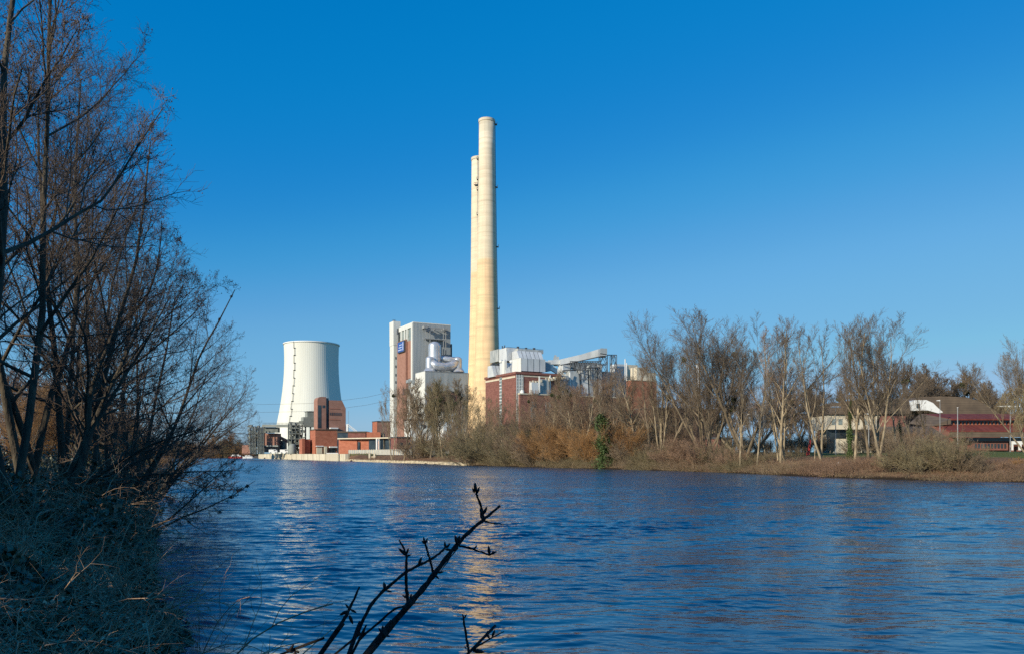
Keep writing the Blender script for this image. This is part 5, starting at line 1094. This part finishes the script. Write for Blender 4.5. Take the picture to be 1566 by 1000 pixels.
near_tree(7, 195, 44, 13.0, (.25, 0), 4, 'leaning bare tree forming the right outline of the near group', rad=.13, low=.12, tup=.35, cones=4000, lr=(.45, .5, .45, .45), cr=(11, 8, 7, 6))
near_tree(8, 175, 31, 4.8, (.75, .1), 3, 'low bare alder stretching flat over the water', rad=.09, low=.1, tup=-.02, lr=(.5, .5, .45, .45), cones=3500, cr=(9, 7, 7, 7))
near_tree(9, 240, 58, 10.2, (.72, 0), 4, 'farthest bare tree of the near group, bowed to the water', rad=.12, low=.12, tup=.2, cones=3000, lr=(.5, .5, .45, .45), cr=(11, 8, 7, 6))
near_tree(10, 225, 30, 4.6, (1.6, .0), 2, 'low bough hanging right over the water below the others', rad=.05, low=.15, tup=-.12, lr=(.42, .5, .5, .5), cones=1500, cr=(9, 7, 6, 5), droop=.15)

# ------------------------------------------------------------------ near bank ground cover
LBn = np.array(LB)
def on_near_bank(r, N, xr, yr, smin, smax, fn=None):
    x = xr[0] + r.rand(N) * (xr[1] - xr[0]); y = yr[0] + r.rand(N) * (yr[1] - yr[0]); s, left = sdist(x, y); k = (s > smin) & (s < smax) & left & ((x < -4.3) | (y < 5.2 - .6 * x) | (r.rand(N) < .05))
    if fn is not None: k &= fn(x, y, s)
    x, y, s = x[k], y[k], s[k]; return x, y, gz(x, y), s
mt['ivy'] = M('ivy_leaves', (.028, .034, .016), (.12, .125, .06), 9, rough=.45, detail=2, spec=.5)
mt['drygrass'] = M('dry_grass_blades', (.42, .26, .13), (.70, .50, .30), 2, rough=.9)
mt['deadleaf'] = M('fallen_leaves', (.32, .17, .10), (.66, .44, .28), 7, rough=.8, detail=2)
mt['bramble'] = M('bramble_stems', (.20, .12, .07), (.55, .38, .24), 3, rough=.9)
def lump(x, y): return np.clip(.45 + 1.1 * pn(x, y, .8, 41) + .7 * pn(x, y, 2.0, 42), 0, 2.0)
r = rs(600)
# ivy thicket: leaves through a lumpy volume, denser lower
xs, ys, zs, ss = [], [], [], []
for (N, xr, yr, hmax) in ((60000, (-14, -2), (5, 16), .35), (90000, (-26, -4), (14, 34), .9), (60000, (-45, -12), (30, 70), 1.7)):
    x, y, z, s = on_near_bank(r, N, xr, yr, -.5, 15, lambda x, y, s: (x / np.maximum(y, 1) > -.78)); 
    h = hmax * lump(x, y) * np.clip((s + .6) / 1.2, .25, 1) * np.clip(y / 12, .4, 1)
    xs.append(x); ys.append(y); zs.append(z + h * r.rand(len(x)) ** .6 + .02)
C_ = np.stack([np.concatenate(xs), np.concatenate(ys), np.concatenate(zs)], 1)
tag(link('ivy_undergrowth', leaf_mesh('ivy_undergrowth', C_, .12, r, .8), mt['ivy']), 'dark green ivy covering the shaded near bank', 'undergrowth', kind='stuff')
# clump cores give depth behind the leaves
def blades(N, xr, yr, smin, smax, L0, L1, rad, spread, fn=None, seed=0, n=4, grav=-.9):
    r = rs(seed); x, y, z, s = on_near_bank(r, N, xr, yr, smin, smax, fn); N = len(x); P = np.stack([x, y, z - .02], 1)
    D = r.randn(N, 3) * np.array([spread, spread, .1]) + np.array([.12, 0, 1]); L_ = L0 + (L1 - L0) * r.rand(N)
    return grow(r, P, D, L_, np.full(N, rad), n, .12, (0, 0, grav), .3)
tuft = lambda x, y, s: (pn(x, y, 1.0, 61) > .12)
V, Q = tubes([blades(9000, (-12, -1), (4.5, 15), -.1, 9, .3, .9, .0045, .6, tuft, 1) + (3,), blades(7500, (-24, -4), (12, 30), -.2, 9, .5, 1.4, .008, .65, tuft, 2) + (3,)])
tag(link('dry_grass', np_mesh('dry_grass', V, Q), mt['drygrass']), 'bleached dry grass stalks on the shaded near bank', 'grass', kind='stuff')
x, y, z, s = on_near_bank(r, 60000, (-9.5, -1), (4.5, 12), .3, 9, lambda x, y, s: pn(x, y, .9, 91) + .25 * (12 - y) / 6 > .0); C_ = np.stack([x, y, z + .02 + .30 * lump(x, y) * r.rand(len(x)) ** 2], 1)
x2, y2, z2, s2 = on_near_bank(r, 16000, (-16, -3), (9, 22), .3, 9); C2_ = np.stack([x2, y2, z2 + .02 + .12 * r.rand(len(x2))], 1)
tag(link('fallen_leaves', leaf_mesh('fallen_leaves', np.concatenate([C_, C2_]), .10, r, 2.0), mt['deadleaf']), 'brown fallen leaves lying on the near bank', 'leaves', kind='stuff')
def stems(N, xr, yr, L0, L1, rad, seed, lv=2):
    r = rs(seed); x, y, z, s = on_near_bank(r, N, xr, yr, -.3, 8); N = len(x); P = np.stack([x, y, z], 1); D = r.randn(N, 3) * np.array([.9, .6, .2]) + np.array([.3, 0, .9]); L_ = L0 + (L1 - L0) * r.rand(N)
    p, q = grow(r, P, D, L_, np.full(N, rad), 8, .14, (0, 0, -1.3), .4); P2, D2, L2, R2 = spawn(r, p, q, L_, 6, .2, 1, .9, .6, .4, .6, .3, .1); p2, q2 = grow(r, P2, D2, L2, R2, 4, .16, (0, 0, -.3), .4)
    P3, D3, L3, R3 = spawn(r, p2, q2, L2, 4, .2, 1, .8, .6, .4, .7, .3, .1); p3, q3 = grow(r, P3, D3, L3, R3, 2, .16, (0, 0, -.1), .5)
    return [(p, q, 4), (p2, q2, 3), (p3, q3, 3)]
V, Q = tubes(stems(620, (-11, -2), (5, 15), .6, 1.9, .010, 71) + stems(900, (-26, -5), (13, 34), 1.0, 2.8, .013, 72) + stems(700, (-45, -12), (30, 75), 1.5, 3.2, .014, 73))
tag(link('bramble_thicket', np_mesh('bramble_thicket', V, Q), mt['bramble']), 'tangled bare brambles and brushwood on the near bank', 'undergrowth', kind='stuff')

# ------------------------------------------------------------------ far bank undergrowth
def far_brush(N, a, b_, smax, L0, L1, rad, seed, zmin=0, spread=.45, lean=0):
    r = rs(seed); i = a + (b_ - a) * r.rand(N * 2); seg = np.array(RB); k = i.astype(int); f = i - k; P = seg[k] + (seg[k + 1] - seg[k]) * f[:, None]
    d = nrm(seg[k + 1] - seg[k]); nr = np.stack([-d[:, 1], d[:, 0]], 1); nr = np.where((nr[:, 1] < 0)[:, None], -nr, nr); s = .2 + smax * r.rand(N * 2) ** 1.3
    P = P + nr * s[:, None]; x, y = P[:, 0], P[:, 1]; keep = pn(x, y, .25, seed) + r.rand(len(x)) * .8 > .15; x, y = x[keep], y[keep]; z = gz(x, y); N = len(x)
    L_ = (L0 + (L1 - L0) * r.rand(N)) * np.clip(.8 + .8 * pn(x, y, .12, seed + 3), .35, 1.7)
    D = r.randn(N, 3) * np.array([spread, spread, .1]) + np.array([0, 0, 1]); p, q = grow(r, np.stack([x, y, z - .1], 1), D, L_, np.full(N, rad), 4, .15, (0, -.2, -.4), .35)
    P2, D2, L2, R2 = spawn(r, p, q, L_, 4, .2, 1, .8, .5, .45, .7, .3, .1); p2, q2 = grow(r, P2, D2, L2, R2, 2, .16, (0, 0, .1), .5)
    return [(p, q, 3), (p2, q2, 3)]
# index ranges on RB: 8=(-12.5,211) ... 16=(54.6,85) 17=(90,76)
for nm, a, b_, N, smax, L0, L1, m, lab, sd in (('bramble_bank', 12.0, 17, 9000, 9, .3, 1.1, 'twig_red', 'reddish brown bramble scrub on the right part of the far bank', 81),
                                               ('brushwood', 8, 13.2, 9000, 12, .8, 2.6, 'twig_olive', 'olive brown brushwood at the water edge of the far bank', 82),
                                               ('dry_reeds', 8, 17, 7000, 4, .4, 1.1, 'straw', 'straw coloured dry reeds along the far water edge', 83),
                                               ('scrub', 8, 13, 6000, 22, 1.2, 3.4, 'twig_brown', 'brown scrub filling the far bank between the tree trunks', 84),
                                               ('dead_stalks', 4.8, 8.3, 3500, 14, .3, .9, 'twig_red', 'short brown dead stalks on the bank below the mistletoe trees', 85)):
    V, Q = tubes(far_brush(N, a, b_, smax, L0, L1, .02, sd)); tag(link(nm, np_mesh(nm, V, Q), mt[m]), lab, 'undergrowth', kind='stuff')

# ------------------------------------------------------------------ unseen evergreens, added beyond the frame to shade the near bank
r = rs(90)
N = 9000; h = r.rand(N) ** .8; a = r.rand(N) * 6.28; rr_ = 3.4 * (1 - h * .65) * r.rand(N) ** .45 * (1 + .25 * np.sin(a * 5 + h * 9)); HC = np.stack([np.cos(a) * rr_, np.sin(a) * rr_, .6 + h * 11.5], 1)
hm = leaf_mesh('crown', HC, .62, r, .4); hm.materials.append(mt['hedge']); tm = np_mesh('trunk', *tubes([(np.array([[[0, 0, -.3], [0, 0, 4], [.1, 0, 11]]], float), np.array([[.25, .2, .05]]), 8)]), True); tm.materials.append(mt['bark_grey'])
for i, (x, y, s) in enumerate([(-31, 20, 1.0), (-27.5, 15.5, 1.05), (-23, 11, 1.0), (-19, 6.5, 1.1), (-15, 1.5, 1.0), (-11, -3, .95), (-6.5, -8, 1.05), (-1, -11, 1.0), (5, -14, .95), (-37, 25, 1.1), (-43, 31, 1.15), (-50, 38, 1.1)]):
    e = empty('shade_evergreen', (x, y, gz1(x, y)), 'dense unseen evergreen tree added to shade the near bank', 'tree', 'unseen evergreen trees added to shade the near bank'); e.scale = (s, s, s); e.rotation_euler.z = i * 1.7
    for nm, me in (('trunk', tm), ('crown', hm)): c = bpy.data.objects.new(nm, me); COL.objects.link(c); c.parent = e

# ------------------------------------------------------------------ foreground twigs
def fg():
    def c2(cx, cy, D): px, py = 400 + cx / 3.559, 720 + cy / 3.559; return [X(px, D), D, Z(py, D)]
    mt['fgbark'] = M('shade_dark_twig_bark', (.012, .010, .010), (.035, .028, .024), 60, (1, 1, .5), .8, bump=.4)  # near-black bark colour stands in for the twigs' shade
    mt['bud'] = M('dark_buds', (.015, .010, .010), (.04, .025, .02), 60, rough=.7)
    px = 1 / F
    def smooth(P, n=5):
        P = np.array(P, float); out = []
        for i in range(len(P) - 1):
            p0 = P[max(i - 1, 0)]; p1 = P[i]; p2 = P[i + 1]; p3 = P[min(i + 2, len(P) - 1)]
            for j in range(n):
                t = j / n; out.append(.5 * ((2 * p1) + (-p0 + p2) * t + (2 * p0 - 5 * p1 + 4 * p2 - p3) * t * t + (-p0 + 3 * p1 - 3 * p2 + p3) * t ** 3))
        out.append(P[-1]); return np.array(out)
    def stem(pts, D0, D1, w0, w1, ext=None):
        n_ = len(pts); P = [c2(x, y, D0 + (D1 - D0) * i / max(1, n_ - 1)) for i, (x, y) in enumerate(pts)]
        if ext:
            a_, b_ = np.array(P[0]), np.array(P[1]); d_ = (a_ - b_) / np.linalg.norm(a_ - b_); d_[2] = min(d_[2], -.35); P = [list(a_ + d_ * ((a_[2] - gz1(a_[0], a_[1])) / -d_[2]))] + P
        S = smooth(P); r = rs(int(abs(pts[0][0]) * 7)); S[1:-1] += r.randn(len(S) - 2, 3) * .0006; n2 = len(S); rad = np.linspace(w0, w1, n2) * (1 + .12 * np.sin(np.arange(n2) * 1.3))
        return S, rad
    def tw(e, name, lst):
        for s, rr_ in lst: V, Q = tubes([(s[None], rr_[None], 8)]); link(name, np_mesh(name, V - np.array(e.location), Q, True), mt['fgbark'], e)
    def buds(e, lst, D):
        for (cx, cy, dx, dy, s) in lst:
            mb = MB(); p = Vector(c2(cx, cy, D)); d = Vector((dx, 0, dy)).normalized() * s; q = p + d
            mb.pipe([p, p + d * .35, p + d * .75, q], [s * .10, s * .20, s * .14, s * .02], 7)
            mb.build('bud', mt['bud'], e, smooth=True)
    D = 2.5
    g = lambda x: [x, 2.35, gz1(x, 2.35)]
    e = empty('foreground_bush', g(-.62), 'leafless dark bush whose budding branches rise in the foreground', 'shrub')
    tw(e, 'branch', [stem([(568, 1000), (660, 890), (800, 728), (868, 650), (930, 575), (1000, 480), (1060, 405), (1130, 330), (1205, 265), (1250, 228), (1297, 188)], 2.45, 2.6, .0125, .0038, g(-.62))])
    tw(e, 'branch', [stem([(472, 1000), (510, 900), (590, 740), (665, 650), (780, 555), (860, 510), (930, 475), (985, 432), (1003, 408)], 2.5, 2.7, .0068, .0036, g(-.66))])
    tw(e, 'branch', [stem([(490, 1000), (530, 920), (640, 820), (720, 752), (775, 735), (800, 730)], 2.5, 2.5, .0045, .003, g(-.64))])
    tw(e, 'branch', [stem([(316, 1000), (400, 885), (455, 795), (480, 745), (515, 670), (532, 628)], 2.55, 2.6, .0085, .0026, g(-.75))])
    tw(e, 'side_twig', [stem([(800, 722), (792, 670), (788, 600), (787, 520), (788, 460), (772, 415), (750, 375)], 2.5, 2.5, .0060, .0025)])
    tw(e, 'side_twig', [stem([(935, 560), (922, 500), (910, 460), (898, 420), (888, 385)], 2.52, 2.5, .0040, .0032), stem([(1060, 400), (1100, 412), (1150, 424), (1200, 440), (1240, 455), (1262, 436)], 2.56, 2.5, .0038, .0022)])
    tw(e, 'side_twig', [stem([(1207, 268), (1203, 225), (1190, 180), (1175, 140), (1166, 108)], 2.58, 2.55, .0050, .0030), stem([(1215, 272), (1260, 283), (1322, 290)], 2.58, 2.6, .0034, .0012), stem([(1070, 415), (1020, 480), (978, 545)], 2.56, 2.55, .0022, .0012), stem([(800, 730), (840, 718), (882, 716)], 2.5, 2.5, .0024, .0012)])
    buds(e, [(1166, 112, -.1, 1, .03), (1172, 120, .4, 1, .022), (1160, 118, -.5, 1, .018), (1203, 240, -.4, 1, .024), (1208, 232, .5, 1, .026), (1200, 262, -.3, 1, .02), (1068, 400, -.3, 1, .032), (1062, 395, .3, 1, .026), (1075, 390, .1, 1, .024), (888, 390, -.2, 1, .02), (893, 392, .35, 1, .018), (886, 396, -.6, .8, .014),
             (1000, 415, -.1, 1, .02), (1006, 418, .7, .9, .02), (1000, 425, 1, -.1, .022), (785, 458, -.8, .8, .022), (790, 462, .6, .2, .016), (778, 448, -1, .9, .026), (790, 450, .3, 1, .02), (800, 700, -.5, .8, .02), (790, 690, -.9, .6, .018), (808, 695, .3, 1, .018), (672, 645, -.15, 1, .026), (668, 650, .2, 1, .022), (680, 650, .9, -.2, .018), (855, 508, .4, 1, .026),
             (1240, 452, -.1, 1, .028), (1246, 452, .9, .4, .022), (1148, 424, -.7, .4, .018), (1156, 424, .5, .6, .016), (660, 888, 0, 1, .03), (668, 890, 1, -.3, .02), (655, 880, -.5, .8, .02), (478, 748, -.6, .7, .02), (484, 752, .9, -.5, .022), (470, 760, -1, -.5, .03), (945, 565, .6, -.6, .018), (958, 552, .7, .1, .02), (478, 785, .4, -1, .03)], 2.5)
    e = empty('foreground_sprig', [X(716, 2.6), 2.5, gz1(X(716, 2.6), 2.5)], 'small leafless sprig at the lower edge, right of the larger bush', 'shrub')
    b0 = [X(716, 2.6), 2.6, gz1(X(716, 2.6), 2.6)]
    tw(e, 'branch', [stem([(1118, 1000), (1145, 972), (1200, 938), (1255, 905), (1320, 872)], 2.6, 2.65, .0055, .0016, b0)]); tw(e, 'branch', [stem([(1130, 985), (1120, 940), (1112, 885), (1103, 830), (1100, 795)], 2.6, 2.6, .0045, .003)])
    buds(e, [(1100, 800, -.3, 1, .016), (1104, 800, .5, 1, .016), (1098, 806, -1, .2, .01), (1240, 910, -.5, 1, .022), (1228, 885, 0, 1, .012), (1255, 900, .4, 1, .024), (1122, 960, .3, 1, .014), (1115, 968, -.6, 1, .012), (1150, 975, 1, -.15, .04)], 2.62)
    e = empty('foreground_twig_tip', [X(445, 2.7), 2.5, gz1(X(445, 2.7), 2.5)], 'twig tip with withered leaf barely showing at the lower edge', 'shrub')
    tw(e, 'branch', [stem([(380, 1010), (405, 990), (430, 972)], 2.7, 2.7, .004, .003, [X(445, 2.7), 2.7, gz1(X(445, 2.7), 2.7)]), stem([(120, 990), (160, 975), (200, 985)], 2.75, 2.7, .004, .004, [X(445, 2.7), 2.7, 1.6])])
    buds(e, [(150, 980, .4, .6, .03), (170, 985, -.6, .3, .03), (180, 980, .2, -.8, .03)], 2.7)
fg()
print('TREES', cnt, 'objects', len(bpy.data.objects), {k: round(v, 1) for k, v in HT.items()})
